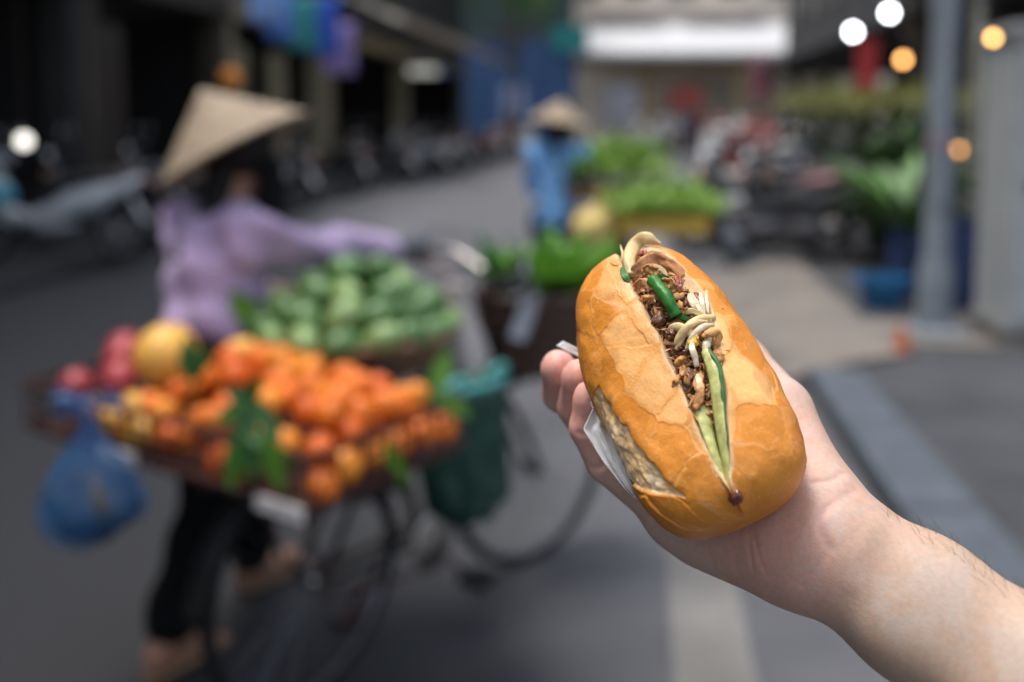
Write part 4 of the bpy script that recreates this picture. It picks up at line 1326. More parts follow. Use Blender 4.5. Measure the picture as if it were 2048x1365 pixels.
# ------------------------------------------------------------------ motor scooters
M_blkp = mat('black_plastic', (.015, .015, .016), .45, .2)
M_seat = mat('black_seat', (.018, .017, .018), .55, .2)
M_mir = mat('mirror_glass', (.75, .77, .80), .05, .0, metal=1.0)
M_eng = mat('engine_alloy', (.20, .20, .21), .45, .3, 20, metal=.8)
M_lens = mat('clear_lens', (.65, .66, .68), .1, .05)
M_rlens = mat('red_lens', (.35, .02, .015), .15, .1)
def scooter(label, loc, rz, body_m, group='parked motorbikes'):
    root = thing('motor_scooter', label, 'motorbike', loc, rz, group)
    for x in (-.62, .62):
        c = np.array([x, 0, .27])
        ring = [c + .225 * np.array([math.cos(a), 0, math.sin(a)]) for a in np.linspace(0, 6.2832, 33)[:-1]]
        t = MB().tube(ring, .048, 8, closed=True).build('wheel', M_tyre, root)
        mb = MB().lathe([(.17, -.03), (.19, -.03), (.19, .03), (.17, .03), (.17, -.03)], 24, M=ry(90), c=c)
        for k in range(6):
            a = k * math.pi / 3
            mb.tube([c, c + .18 * np.array([math.cos(a), 0, math.sin(a)])], .014, 6)
        mb.build('rim', M_eng, t)
    for y in (-.07, .07):
        MB().tube([(.62, y, .27), (.50, y, .66)], [.022, .028], 8).build('fork_leg', M_eng, root)
    MB().loft([((.34, 0, .52), .02, .05), ((.40, 0, .60), .13, .22), ((.48, 0, .68), .17, .26), ((.55, 0, .72), .15, .20), ((.60, 0, .74), .07, .10)], 18, 2.8).build('leg_shield', body_m, root)
    MB().loft([((-.86, 0, .82), .03, .025), ((-.76, 0, .76), .09, .07), ((-.50, 0, .66), .14, .13), ((-.20, 0, .58), .15, .15), ((.05, 0, .46), .12, .10), ((.22, 0, .44), .08, .06), ((.40, 0, .50), .06, .08)], 18, 2.6).build('body_panel', body_m, root)
    MB().loft([((-.72, 0, .85), .08, .02), ((-.62, 0, .86), .12, .045), ((-.30, 0, .82), .14, .05), ((0, 0, .77), .13, .05), ((.10, 0, .74), .09, .025)], 16, 2.6).build('seat', M_seat, root)
    MB().tube(curve([(-.55, .12, .80), (-.85, .13, .92), (-.90, 0, .93), (-.85, -.13, .92), (-.55, -.12, .80)], 20), .013, 7).build('grab_rail', M_chrome, root)
    MB().loft([((.52, 0, 1.0), .04, .03), ((.46, 0, 1.01), .15, .06), ((.40, 0, 1.02), .17, .055), ((.34, 0, 1.01), .09, .03)], 14).build('cowl', body_m, root)
    b = MB().tube(curve([(.30, .36, 1.02), (.38, .26, 1.04), (.42, 0, 1.0), (.38, -.26, 1.04), (.30, -.36, 1.02)], 22), .014, 7).build('handlebar', M_blkp, root)
    for y in (-.33, .33):
        MB().tube([(.28, y * 1.12, 1.015), (.345, y * .92, 1.03)], .020, 8).build('grip', M_tyre, b)
        m = MB().tube(curve([(.38, y * .7, 1.04), (.38, y * .8, 1.15), (.36, y, 1.22)], 8), .006, 6).build('mirror_stalk', M_blkp, root)
        MB().ball((.355, y * 1.03, 1.25), (.02, .062, .045), 14, 10).build('mirror_shell', M_blkp, m)
        MB().ball((.343, y * 1.03, 1.25), (.012, .054, .038), 14, 10).build('mirror', M_mir, m)
    MB().ball((.53, 0, .99), (.05, .09, .06), 14, 10).build('headlight', M_lens, root)
    MB().ball((-.84, 0, .78), (.04, .08, .035), 12, 8).build('tail_light', M_rlens, root)
    for y in (-.14, .14):
        MB().ball((.55, y, .80), (.03, .035, .03), 8, 6).build('indicator', mat('amber_lens', (.6, .2, .03), .2), root)
    G = np.array([[(.62 + .30 * math.cos(a), q * .06, .27 + .30 * math.sin(a) - abs(q) * .03) for q in (-1, -.5, 0, .5, 1)] for a in np.radians(np.linspace(25, 165, 14))])
    MB().sheet(G, .004).build('front_mudguard', body_m, root, smooth='all')
    MB().box((-.80, 0, .50), (.02, .16, .28), rot=(0, .5, 0)).build('number_plate', mat('plate_white', (.62, .62, .60), .5), root, smooth=False)
    MB().loft([((-.22, 0, .34), .08, .09), ((0, 0, .32), .13, .11), ((.16, 0, .34), .10, .09)], 12).tube([(-.62, -.06, .27), (-.1, -.06, .30)], .03).build('engine', M_eng, root)
    MB().tube(curve([(.10, -.12, .26), (-.20, -.15, .22), (-.45, -.16, .28), (-.85, -.17, .38)], 16), np.interp(np.linspace(0, 1, 16), [0, .4, .5, 1], [.02, .02, .048, .045]), 10).build('exhaust', M_chrome, root)
    for y in (-.10, .10):
        MB().tube([(-.35, y, .25), (-.52, y * 2, -.0 + .015)], .014, 6).build('stand_leg', M_blkp, root)
    return root
P_silver = mat('silver_paint', (.50, .53, .55), .35, .06, 6, metal=.15, coat=.4)
P_black = mat('black_paint', (.018, .018, .020), .25, .1, 6, coat=.5)
P_dgrey = mat('charcoal_paint', (.05, .052, .058), .3, .1, 6, coat=.5)
P_red = mat('red_paint', (.36, .035, .02), .3, .1, 6, coat=.5)
P_blue = mat('dark_blue_paint', (.03, .05, .11), .3, .1, 6, coat=.5)
P_white = mat('white_paint', (.55, .54, .52), .35, .05, 6, coat=.4)
P_pink = mat('dusty_pink_vinyl', (.40, .20, .21), .6, .1, 6)
sc0 = scooter('silver sided motorbike parked nearest at the far left', tuple(st(9.0, -5.6, .08) ), R(192), P_silver)
def sc(label, s_, l_, rz, paint, seat=None, z=.08, group='parked motorbikes'):
    o = copy_tree(sc0)
    o.location = st(s_, l_, z); o.rotation_euler = (0, 0, rz)
    tag(o, label, None, group)
    t = {k: paint for k in ('leg_shield', 'body_panel', 'cowl', 'front_mudguard')}
    if seat: t['seat'] = seat
    recolour(o, t)
    return o
for lab, s_, l_, rz, p in [
    ('black motorbike half hidden behind the silver one at far left', 10.3, -5.8, 196, P_black),
    ('dark motorbike behind the lilac vendor\'s back', 11.8, -5.7, 188, P_dgrey),
    ('dark motorbike just right of the lilac vendor\'s face', 14.5, -5.6, 170, P_dgrey),
    ('black motorbike in front of the ochre door posts', 17.5, -5.6, 172, P_black),
    ('charcoal motorbike left of the chrome one under the awning', 20.2, -5.3, 160, P_dgrey),
    ('silver motorbike at the road edge under the grey awning', 22.4, -5.0, 155, P_silver),
    ('white fronted motorbike near the road under the grey awning', 24.6, -4.9, 158, P_white),
    ('black motorbike under the farther awning', 28.0, -5.0, 160, P_black),
    ('red motorbike under the farther awning beside the blue wall', 31.5, -5.0, 165, P_red)]:
    sc(lab, s_, l_, R(rz), p)
for lab, s_, l_, rz, p, seat in [
    ('charcoal motorbike nearest on the right pavement behind the sandwich', 9.9, 1.22, 160, P_dgrey, None),
    ('grey motorbike with a dusty pink seat on the right', 9.8, 1.62, 152, P_dgrey, P_pink),
    ('black motorbike second back in the right hand row', 10.5, 1.95, 150, P_black, None),
    ('dark blue motorbike in the right hand row beside the plants', 11.2, 2.25, 148, P_blue, None),
    ('white fronted motorbike at the back of the right hand row', 12.4, 2.3, 150, P_white, None),
    ('silver motorbike squeezed in behind the pink seated one', 11.0, 1.25, 145, P_silver, None),
    ('black motorbike at the kerb end of the right hand row', 13.6, 1.5, 145, P_black, None),
    ('white motorbike standing beyond the right hand row', 16.2, 1.75, 140, P_white, None),
    ('red motorbike beyond the right hand row', 17.6, 2.1, 130, P_red, None)]:
    sc(lab, s_, l_, R(rz), p, seat, .10, 'motorbikes parked on the right pavement')
# helmets left on the bikes
def helmet(label, pos, m):
    root = thing('helmet', label, 'helmet', tuple(pos), rf.uniform(0, 6))
    MB().lathe([(.005, .115), (.06, .105), (.105, .06), (.120, 0), (.118, -.06), (.108, -.065), (.108, 0), (.09, .055), (.005, .10)], 22).build('shell', m, root, smooth='all')
    MB().lathe([(.118, -.055), (.125, -.06), (.118, -.07), (.108, -.065)], 22).build('edge_trim', M_blkp, root)
    MB().tube(curve([(0, .11, -.05), (0, .05, -.14), (0, -.05, -.14), (0, -.11, -.05)], 10), .006, 5).build('strap', M_blkp, root)
helmet('teal helmet at the left edge of the picture', at(2, 392, 8.4), mat('helmet_teal', (.03, .22, .30), .3, .05))
helmet('silver helmet on a parked bike right of the lilac vendor', at(560, 350, 13.2), mat('helmet_grey', (.40, .40, .43), .3, .05))

# ------------------------------------------------------------------ far people
stand = {'pelvis': (0, 0, .92), 'chest': (.02, 0, 1.25), 'neck': (.03, 0, 1.43), 'head': (.05, 0, 1.58), 'shL': (.0, .18, 1.37), 'elL': (-.05, .24, 1.10), 'wrL': (.06, .24, .88),
         'shR': (.0, -.18, 1.37), 'elR': (.0, -.24, 1.10), 'wrR': (.12, -.22, .90), 'hipL': (0, .09, .90), 'knL': (.12, .09, .50), 'anL': (.12, .09, .10), 'toeL': (.28, .09, .045),
         'hipR': (0, -.09, .90), 'knR': (.0, -.09, .50), 'anR': (-.16, -.09, .12), 'toeR': (-.03, -.09, .045)}
sit = {'pelvis': (-.25, 0, .92), 'chest': (-.17, 0, 1.22), 'neck': (-.12, 0, 1.40), 'head': (-.08, 0, 1.54), 'shL': (-.15, .18, 1.34), 'elL': (.05, .27, 1.14), 'wrL': (.26, .32, 1.05),
       'shR': (-.15, -.18, 1.34), 'elR': (.05, -.27, 1.14), 'wrR': (.26, -.32, 1.05), 'hipL': (-.23, .10, .88), 'knL': (.18, .15, .82), 'anL': (.12, .15, .46), 'toeL': (.28, .15, .40),
       'hipR': (-.23, -.10, .88), 'knR': (.18, -.15, .82), 'anR': (.12, -.15, .46), 'toeR': (.28, -.15, .40)}
M_nv = mat('navy_cloth', (.035, .045, .10), .8, .2)
M_dk = mat('dark_cloth', (.022, .022, .026), .8, .2)
M_rd = mat('red_cloth', (.36, .05, .03), .8, .2)
M_tl = mat('teal_cloth', (.06, .17, .18), .8, .2)
M_gy = mat('grey_cloth', (.28, .28, .30), .8, .2)
p0 = person('pedestrian in dark blue walking away at the far end of the street', tuple(st(36, 1.95, 0)), R(83), stand, M_nv, M_dk, voxel=.022)
r0 = person('rider in a red top on a motorbike coming up the street', tuple(st(21.5, 2.6, 0)), R(265), sit, M_rd, M_dk, voxel=.022)
def pcopy(src, label, s_, l_, rz, top, legs, z=0.0, group=None):
    o = copy_tree(src); o.location = st(s_, l_, z); o.rotation_euler = (0, 0, rz)
    tag(o, label, None, group); recolour(o, {'shirt': top, 'trousers': legs})
pcopy(p0, 'pedestrian in teal beside the pink sign at the street end', 34, 4.0, R(250), M_tl, M_dk)
pcopy(p0, 'pedestrian in a grey top under the red banner', 40, 1.1, R(20), M_gy, M_dk)
pcopy(p0, 'pedestrian in red under the white awning', 43, 2.9, R(120), M_rd, M_nv)
pcopy(p0, 'pedestrian in dark clothes right of the white van', 27, 3.9, R(200), M_dk, M_dk)
M_wt = mat('white_cloth', (.62, .61, .58), .8, .1)
M_or_c = mat('orange_cloth', (.55, .20, .06), .8, .1)
M_pk = mat('pink_cloth', (.55, .26, .28), .8, .1)
pcopy(p0, 'pedestrian in white by the low barrier behind the greens', 38, 0.2, R(150), M_wt, M_nv)
pcopy(p0, 'pedestrian in orange in front of the blue building', 37, -4.6, R(80), M_or_c, M_dk)
pcopy(p0, 'pedestrian in pink between the red banner and the car', 35, 2.9, R(300), M_pk, M_dk)
pcopy(p0, 'pedestrian in a white top under the awning at the right', 41, 4.2, R(30), M_wt, M_dk)
pcopy(r0, 'rider in a grey top on a dark motorbike beyond the greens', 30, 1.0, R(262), M_gy, M_dk)
sc('red fronted motorbike ridden by the person in red', 21.5, 2.6, R(265), P_red, None, 0.0, 'ridden motorbikes')
sc('dark motorbike ridden by the person in grey', 30, 1.0, R(262), P_black, None, 0.0, 'ridden motorbikes')
# ------------------------------------------------------------------ foreground: sandwich in the photographer's hand
PB, PT = at(1494, 1040, .388), at(1238, 526, .462)
BA = PT - PB
BL = np.linalg.norm(BA)
BA = BA / BL
mid = (PB + PT) / 2
BC = CAM - mid
BC = BC - BA * (BC @ BA)
BC /= np.linalg.norm(BC)
BB = np.cross(BA, BC)
def bread_rho(t):
    n = np.where(np.asarray(t) < .5, 3.7, 3.0)          # the near end is blunter
    return np.maximum(1 - np.abs(2 * t - 1) ** n, 0) ** (1 / n)
def bread_wc(t):
    w = .0372 * bread_rho(t) * (1 - .12 * sm(.55, 1, t))
    c = .0275 * bread_rho(t)
    return w, c
def bread_pt(t, phi, r):
    """Point of the loaf: t along it, phi (deg) from the camera-facing crown to the right, r share of the radius."""
    t = np.asarray(t, float); phi = np.radians(np.asarray(phi, float))
    w, c = bread_wc(t)
    sx, cx = np.sin(phi), np.cos(phi)
    e = 2.25
    k = (np.abs(sx) ** e + np.abs(cx) ** e) ** (-1 / e)
    return PB + (t * BL)[..., None] * BA + (r * k * w * sx)[..., None] * BB + (r * k * c * cx)[..., None] * BC

lipL = np.array([(1250, 545), (1268, 590), (1290, 625), (1318, 680), (1347, 750), (1387, 840), (1414, 900), (1443, 962), (1463, 992)], float)
lipR = np.array([(1372, 548), (1405, 585), (1428, 625), (1442, 690), (1450, 750), (1456, 840), (1460, 900), (1466, 962), (1472, 992)], float)
_gt, _gp = np.meshgrid(np.linspace(.02, .98, 241), np.linspace(-112, 112, 281), indexing='ij')
_gpx, _gd = proj(bread_pt(_gt, _gp, 1.0))
def on_bread(x, y):
    """(t, phi) of the loaf's front surface seen at a photograph pixel."""
    e = (_gpx[..., 0] - x) ** 2 + (_gpx[..., 1] - y) ** 2 + (np.abs(_gp) / 30) ** 2
    k = np.unravel_index(np.argmin(e), e.shape)
    return _gt[k], _gp[k], _gd[k]
def lip_table(px):
    a = np.array([on_bread(*p)[:2] for p in px])
    a = a[np.argsort(a[:, 0])]
    return a[:, 0], a[:, 1]
LT, LP = lip_table(lipL)
RT, RP = lip_table(lipR)

def make_bread(root):
    nt, no, ni = 400, 560, 90
    th = np.linspace(0, math.pi, 162)[1:-1]
    t = np.concatenate([[1e-12, 1 - 1e-10], np.linspace(.003, .997, 238), .5 - .5 * np.sign(np.cos(th)) * np.abs(np.cos(th)) ** (2 / 3)])
    t = np.sort(t)
    nt = len(t)
    fl = np.interp(t, LT, LP) + 2.2 * (vnoise(np.stack([t * 14, t * 0, t * 0], 1), 1, 3) - .5) * sm(.1, .3, t)
    fr = np.interp(t, RT, RP) + 3.0 * (vnoise(np.stack([t * 16, t * 0 + 5, t * 0], 1), 1, 4) - .5) * sm(.1, .3, t)
    fr = np.maximum(fr, fl + .4)
    s = np.linspace(0, 1, no)
    PHI = fl[:, None] + (fr[:, None] - 360 - fl[:, None]) * s[None, :]
    T = np.repeat(t[:, None], no, 1)
    O = bread_pt(T, PHI, 1.0)
    # crust plates: warped Voronoi over (length, girth)
    SX = T * BL
    SY = np.radians(PHI) * .036
    W3 = np.stack([SX.ravel(), SY.ravel(), 0 * SX.ravel()], 1)
    wx = (fbm(W3, 120, 11) - .5) * .006
    wy = (fbm(W3, 120, 12) - .5) * .006
    qx, qy = SX.ravel() + wx, SY.ravel() + wy
    r2 = np.random.default_rng(21)
    ns = 150
    sx = r2.uniform(-.005, BL + .005, ns); sy = r2.uniform(-.25, .05, ns)
    f1 = np.full(qx.shape, 9.0); f2 = f1.copy(); id1 = np.zeros(qx.shape, int)
    for i in range(ns):
        d = np.hypot(qx - sx[i], (qy - sy[i]) * 1.15)
        c = d < f1
        f2 = np.where(c, f1, np.minimum(f2, d))
        id1 = np.where(c, i, id1)
        f1 = np.where(c, d, f1)
    edge = (f2 - f1).reshape(nt, no)
    pid = id1.reshape(nt, no)
    # a second, finer set of cracks
    ns2 = 330
    ex = r2.uniform(-.005, BL + .005, ns2); ey = r2.uniform(-.25, .05, ns2)
    g1 = np.full(qx.shape, 9.0); g2 = g1.copy(); gid = np.zeros(qx.shape, int)
    for i in range(ns2):
        d = np.hypot(qx - wx * .4 - ex[i], (qy - ey[i]))
        c = d < g1
        g2 = np.where(c, g1, np.minimum(g2, d)); gid = np.where(c, i, gid); g1 = np.where(c, d, g1)
    edge2 = (g2 - g1).reshape(nt, no)
    gid = gid.reshape(nt, no)
    ptone = r2.uniform(0, 1, ns); ptilt = r2.normal(0, 1, (ns, 3)); ptone2 = r2.uniform(0, 1, ns2)
    # thin outer skin flaked off near the cut: pale matt patches bounded by plates
    plx, ply = sx[pid], sy[pid]
    phc = np.degrees(ply / .036)
    tc = plx / BL
    dl = np.interp(tc, LT, LP) - phc                 # degrees away from the left lip
    drr = (phc + 360) - np.interp(tc, RT, RP)         # degrees away from the right lip
    wl = np.interp(tc, [0, .1, .2, .3, .5, .62, .75, .9, 1], [-30, -20, 14, 22, 25, 27, 22, 30, 20])
    wr = np.interp(tc, [0, .15, .25, .4, .6, .72, .85, 1], [-30, -8, 12, 19, 12, -6, -20, -30])
    flake = ((dl < wl + (ptone[pid] - .5) * 20) & (dl > -30)) | (drr < wr + (ptone[pid] - .5) * 14)
    gx, gy = ex[gid], ey[gid]
    phg = np.degrees(gy / .036)
    strip = np.abs(np.interp(gx / BL, LT, LP) - phg) < 14
    flake = flake | (strip & (gx / BL > .28) & (ptone2[gid] > .3))
    flake = flake.astype(float)
    # seam at the lower left: the upper crust overhangs a rough torn band
    ut, up_ = lip_table([(1214, 800), (1227, 820), (1262, 868), (1308, 925), (1352, 978), (1372, 994)])
    band_t = ut; band_p = up_
    p1 = np.interp(T, band_t, band_p) + (fbm(W3, 150, 31).reshape(nt, no) - .5) * 7
    lt, lp = lip_table([(1262, 972), (1308, 992), (1340, 994), (1376, 998)])
    wd = np.maximum(p1 - np.where(T > lt[-1], -112.0 + 40 * sm(ut[-1] - .06, ut[-1] + .05, T), np.interp(T, lt, lp)), 0)
    inb = sm(0, 2.5, p1 - PHI) * sm(0, 6, PHI - (p1 - wd)) * (T > ut[0] - .02) * (T < ut[-1] + .06)
    N3 = O - (PB + (T * BL)[..., None] * BA)
    N3 = N3 / (np.linalg.norm(N3, axis=2, keepdims=True) + 1e-9)
    disp = (fbm(O.reshape(-1, 3), 40, 41).reshape(nt, no) - .5) * .0030
    disp += (fbm(O.reshape(-1, 3), 130, 47).reshape(nt, no) - .5) * .0010
    disp += (ptone[pid] - .5) * .0004 * sm(0, .0012, edge)
    tilt = (SX - plx) * ptilt[pid][..., 0] * .04 + (SY - ply) * ptilt[pid][..., 1] * .04
    disp += np.clip(tilt * .55, -.0006, .0006) * sm(0, .0014, edge)
    disp -= .00010 * (1 - sm(0, .0006, edge))
    disp -= .00018 * flake * sm(0, .0007, edge)
    disp -= inb * (.0014 + .0008 * (fbm(O.reshape(-1, 3), 300, 43).reshape(nt, no) - .5) * 2)
    disp += .0007 * np.exp(-((PHI - p1 - 4) / 5) ** 2) * sm(ut[0], ut[0] + .05, T) * sm(ut[-1] + .04, ut[-1], T)
    fade = sm(0, .05, T) * sm(0, .05, 1 - T)
    lip = sm(0, .02, s)[None, :] * sm(0, .02, 1 - s)[None, :]
    O = O + N3 * (disp * fade * (.35 + .65 * lip))[..., None]
    # inner walls of the cut
    g = sm(LT[0] - .01, LT[0] + .14, t)
    rfl = 1 - .72 * g
    pm = (fl + fr) / 2
    fm = bread_pt(t, pm, rfl)
    k = np.linspace(0, 1, ni + 2)[1:-1]
    I = np.zeros((nt, ni, 3))
    LR, LL = O[:, -1], O[:, 0]
    for j, kk in enumerate(k):
        if kk < .5:
            a = kk / .5
            I[:, j] = LR + (fm - LR) * a
        else:
            a = (kk - .5) / .5
            I[:, j] = fm + (LL - fm) * a
        I[:, j] += BC * (.003 * math.sin(math.pi * a))
    rough = (fbm(I.reshape(-1, 3), 500, 51).reshape(nt, ni) - .5) * .0028
    I = I + (BB * 1.0)[None, None, :] * (rough * np.sin(math.pi * k)[None, :] * g[:, None])[..., None]
    V = np.concatenate([O, I], 1)
    nc = no + ni
    # colours: browning of the crust itself
    org = np.array([.71, .265, .036]); dark = np.array([.50, .145, .014]); pale = np.array([.90, .50, .195]); crumb = np.array([.78, .55, .31])
    n1 = fbm(W3, 45, 61).reshape(nt, no)
    n2 = fbm(W3, 900, 62, 2).reshape(nt, no)
    C = org + (dark - org) * np.clip((n1 - .40) * 1.6 + (ptone[pid] - .5) * .8, 0, 1)[..., None] * .75
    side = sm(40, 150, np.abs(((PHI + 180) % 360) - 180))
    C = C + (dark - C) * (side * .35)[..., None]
    C = C + (np.array([.70, .28, .06]) - C) * (((ptone2[gid] > .72) & (np.abs(((PHI + 180) % 360) - 180) < 80)).astype(float) * .55)[..., None]
    C = C * (.90 + .20 * ptone2[gid])[..., None]
    fcol = pale[None, None, :] * (.86 + .26 * ptone2[gid])[..., None]
    C = C + (fcol - C) * (flake * .74 * (.40 + .60 * sm(0, .0045, edge)))[..., None]
    crackc = np.array([.82, .52, .24])
    cr = (1 - sm(.0001, .0007, edge)) * (fbm(W3, 140, 63).reshape(nt, no) > .42)
    C = C + (crackc - C) * (cr * .34)[..., None]
    cr2 = (1 - sm(.0001, .0005, edge2)) * (fbm(W3, 110, 64).reshape(nt, no) > .52)
    C = C + (crackc - C) * (cr2 * .24)[..., None]
    spk = (vnoise(W3, 1000, 65).reshape(nt, no) > .90).astype(float)
    C = C + (crackc - C) * (spk * .35 * (1 - flake))[..., None]
    torn = np.array([.95, .62, .31])[None, None] * (.55 + .9 * fbm(W3, 260, 66).reshape(nt, no))[..., None]
    torn = torn + (np.array([.95, .76, .52]) - torn) * (fbm(W3 * np.array([.35, 1.5, 1]), 240, 68).reshape(nt, no) > .56)[..., None] * .7
    C = C + (torn - C) * np.clip(inb * 1.2, 0, 1)[..., None]
    lipe = 1 - sm(.002, .010, np.minimum(s, 1 - s))[None, :] * np.ones((nt, 1))
    open_ = sm(LT[0] - .01, LT[0] + .04, T)
    C = C + (crumb - C) * (lipe * open_ * (fbm(W3, 300, 67).reshape(nt, no) > .46) * .7)[..., None]
    CI = crumb[None, None, :] * (.75 + .5 * fbm(I.reshape(-1, 3), 260, 71).reshape(nt, ni))[..., None]
    CI = CI + (org - CI) * (1 - open_[:, :1])[..., None]
    CC = np.concatenate([C, CI], 1)
    # closed grid around, poles at both ends
    idx = np.arange(nt * nc).reshape(nt, nc)
    a = idx[:-1]; b = idx[1:]
    Q = np.stack([a, np.roll(a, -1, 1), np.roll(b, -1, 1), b], -1).reshape(-1, 4)
    m = bpy.data.materials.new('bread_crust')
    m.use_nodes = True
    N, L = m.node_tree.nodes, m.node_tree.links
    p = N['Principled BSDF']
    an = N.new('ShaderNodeAttribute'); an.attribute_name = 'Col'
    tc = N.new('ShaderNodeTexCoord')
    no1 = N.new('ShaderNodeTexNoise'); no1.inputs['Scale'].default_value = 900; no1.inputs['Detail'].default_value = 3
    L.new(tc.outputs['Object'], no1.inputs['Vector'])
    mr = N.new('ShaderNodeMapRange'); mr.inputs['From Min'].default_value = .3; mr.inputs['From Max'].default_value = .7
    mr.inputs['To Min'].default_value = .94; mr.inputs['To Max'].default_value = 1.06
    L.new(no1.outputs['Fac'], mr.inputs['Value'])
    mx = N.new('ShaderNodeMix'); mx.data_type = 'RGBA'; mx.blend_type = 'MULTIPLY'; mx.inputs[0].default_value = 1
    L.new(an.outputs['Color'], mx.inputs[6]); L.new(mr.outputs[0], mx.inputs[7]); L.new(mx.outputs[2], p.inputs['Base Color'])
    bp = N.new('ShaderNodeBump'); bp.inputs['Strength'].default_value = .25; bp.inputs['Distance'].default_value = .0006
    L.new(no1.outputs['Fac'], bp.inputs['Height']); L.new(bp.outputs[0], p.inputs['Normal'])
    p.inputs['Roughness'].default_value = .42
    p.inputs['Specular IOR Level'].default_value = .28
    p.inputs['Subsurface Weight'].default_value = .15
    p.inputs['Subsurface Radius'].default_value = (1, .5, .2)
    p.inputs['Subsurface Scale'].default_value = .002
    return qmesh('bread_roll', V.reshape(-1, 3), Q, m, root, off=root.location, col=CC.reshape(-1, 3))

sandwich = thing('sandwich', 'crusty golden bread roll sandwich filled with meat and cucumber held in the hand', 'sandwich', tuple(PB))
make_bread(sandwich)
SO = np.array(sandwich.location)

def fp(x, y, dz=0.0):              # a point in the mouth of the cut, 3 mm under the loaf's outline; dz metres further towards the camera
    t, p, d = on_bread(x, y)
    return at(x, y, d + .003 - dz)

# filling: a bed of minced meat and crumbs
M_meat = mat('minced_meat', (.16, .065, .032), .45, .55, 260, .8, 700)
M_shallot = mat('fried_shallot', (.50, .235, .075), .5, .35, 300, .5, 900)
M_onion = mat('onion', (.82, .62, .31), .32, .2, 200, .2, 500, thin=.22)
M_onion_w = mat('onion_white', (.80, .68, .47), .32, .2, 200, .2, 500, thin=.22)
M_cuke = mat('cucumber_flesh', (.56, .57, .22), .3, .25, 260, .3, 600, sss=.3, sss_r=(.8, 1, .3), sss_s=.002)
M_cskin = mat('cucumber_skin', (.05, .14, .03), .45, .35, 240, .2, 700)
M_scal = mat('scallion', (.035, .19, .028), .38, .4, 260, .3, 500, spec=.4, thin=.15)
M_egg = mat('egg_yellow', (.85, .48, .08), .35, .15, 200)
M_pork = mat('roast_pork', (.56, .25, .095), .4, .35, 220, .4, 600)
M_red = mat('cured_meat', (.33, .075, .05), .35, .3, 220)
M_sauce = mat('brown_sauce', (.13, .035, .022), .15, .1, 100, coat=.5)
M_flake = mat('bread_flake', (.72, .38, .12), .5, .2, 260, .3, 900)

r3 = np.random.default_rng(5)
def slit(y, f):
    xl = np.interp(y, lipL[:, 1], lipL[:, 0]); xr = np.interp(y, lipR[:, 1], lipR[:, 0])
    return xl + (xr - xl) * f
def shreds(name, m, n, y0, y1, d0, d1, l0, l1, thin):
    mb = MB()
    for k in range(n):
        y = r3.uniform(y0, y1)
        c = fp(slit(max(y, 548), r3.uniform(0, 1.07)), y, r3.uniform(d0, d1))
        l = r3.uniform(l0, l1)
        d = r3.normal(0, 1, 3); d -= BC * (d @ BC) * .6; d /= np.linalg.norm(d)
        q = np.cross(d, r3.normal(0, 1, 3)); q /= np.linalg.norm(q)
        e = r3.normal(0, .35, 3) * l
        r_ = l * thin * r3.uniform(.6, 1.3)
        mb.tube([c - d * l, c - d * l * .3 + q * l * .3, c + d * l * .3 + q * l * .2 + e * .4, c + d * l + e], [r_ * .5, r_ * r3.uniform(.8, 1.3), r_ * r3.uniform(.7, 1.2), r_ * .3], 6, flat=(q, .55))
    return mb.build(name, m, sandwich, off=SO, kind='stuff')
shreds('minced_meat', M_meat, 700, 552, 848, -.010, -.0015, .0008, .0030, .42)
shreds('browned_meat_shreds', mat('browned_meat', (.34, .155, .065), .45, .5, 260, .6, 800), 420, 548, 848, -.005, .0005, .0008, .0034, .26)
shreds('crisp_crumbs', M_shallot, 420, 545, 850, -.004, .0012, .0006, .0030, .24)

def ribbon(name, pts, wid, m, th=.0009, n=18, cup=.0, tip=(.3, .3), dz=.0, nb=7):
    """Curved strip through photograph points (x, y, lift)."""
    P = curve([fp(x, y, z + dz) for x, y, z in pts], n)
    Tn = np.gradient(P, axis=0); Tn /= np.linalg.norm(Tn, axis=1, keepdims=True)
    S = np.cross(Tn, CAM - P); S /= np.linalg.norm(S, axis=1, keepdims=True)
    U = np.cross(S, Tn)
    w = wid * np.interp(np.linspace(0, 1, n), [0, .18, .5, .8, 1], [tip[0], .85, 1, .85, tip[1]])
    b = np.linspace(-1, 1, nb)
    G = P[:, None] + S[:, None] * (w[:, None] * b[None])[..., None] * .5 + U[:, None] * (cup * (b ** 2)[None] * np.ones((n, 1)))[..., None]
    rag = name not in ('onion_slice', 'scallion_strip')
    G = G + (fbm(G.reshape(-1, 3), 700 if rag else 260, len(name)).reshape(n, nb) - .5)[..., None] * (.0030 if rag else .0008)
    th = th * (.55 if rag else 1)
    mb = MB().sheet(G, th)
    return mb.build(name, m, sandwich, off=SO, smooth='all')

# onion pieces
ribbon('onion_slice', [(1262, 548, .002), (1258, 518, .004), (1270, 490, .006), (1292, 476, .007), (1322, 488, .007)], .0058, M_onion, .0010, 26, -.0010, (.8, .05))
ribbon('onion_slice', [(1352, 700, .001), (1370, 662, .004), (1398, 640, .005), (1432, 634, .004)], .0036, M_onion, .0006, 22, -.0008, (.4, .5))
ribbon('onion_slice', [(1335, 664, .000), (1352, 655, .003), (1372, 662, .004), (1388, 676, .003)], .0042, M_onion, .0006, 18, -.0006)
ribbon('onion_slice', [(1350, 690, .002), (1362, 668, .005), (1384, 648, .006), (1416, 644, .005)], .0026, M_onion, .0006, 22, -.0006)
ribbon('onion_slice', [(1372, 700, .001), (1384, 676, .004), (1404, 656, .006), (1428, 650, .005)], .0024, M_onion_w, .0006, 22, -.0006)
ribbon('onion_slice', [(1392, 598, .002), (1398, 616, .004), (1410, 640, .004)], .0018, M_onion, .0006)
ribbon('onion_slice', [(1300, 530, .002), (1318, 536, .005), (1336, 552, .004)], .0022, M_onion, .0006)
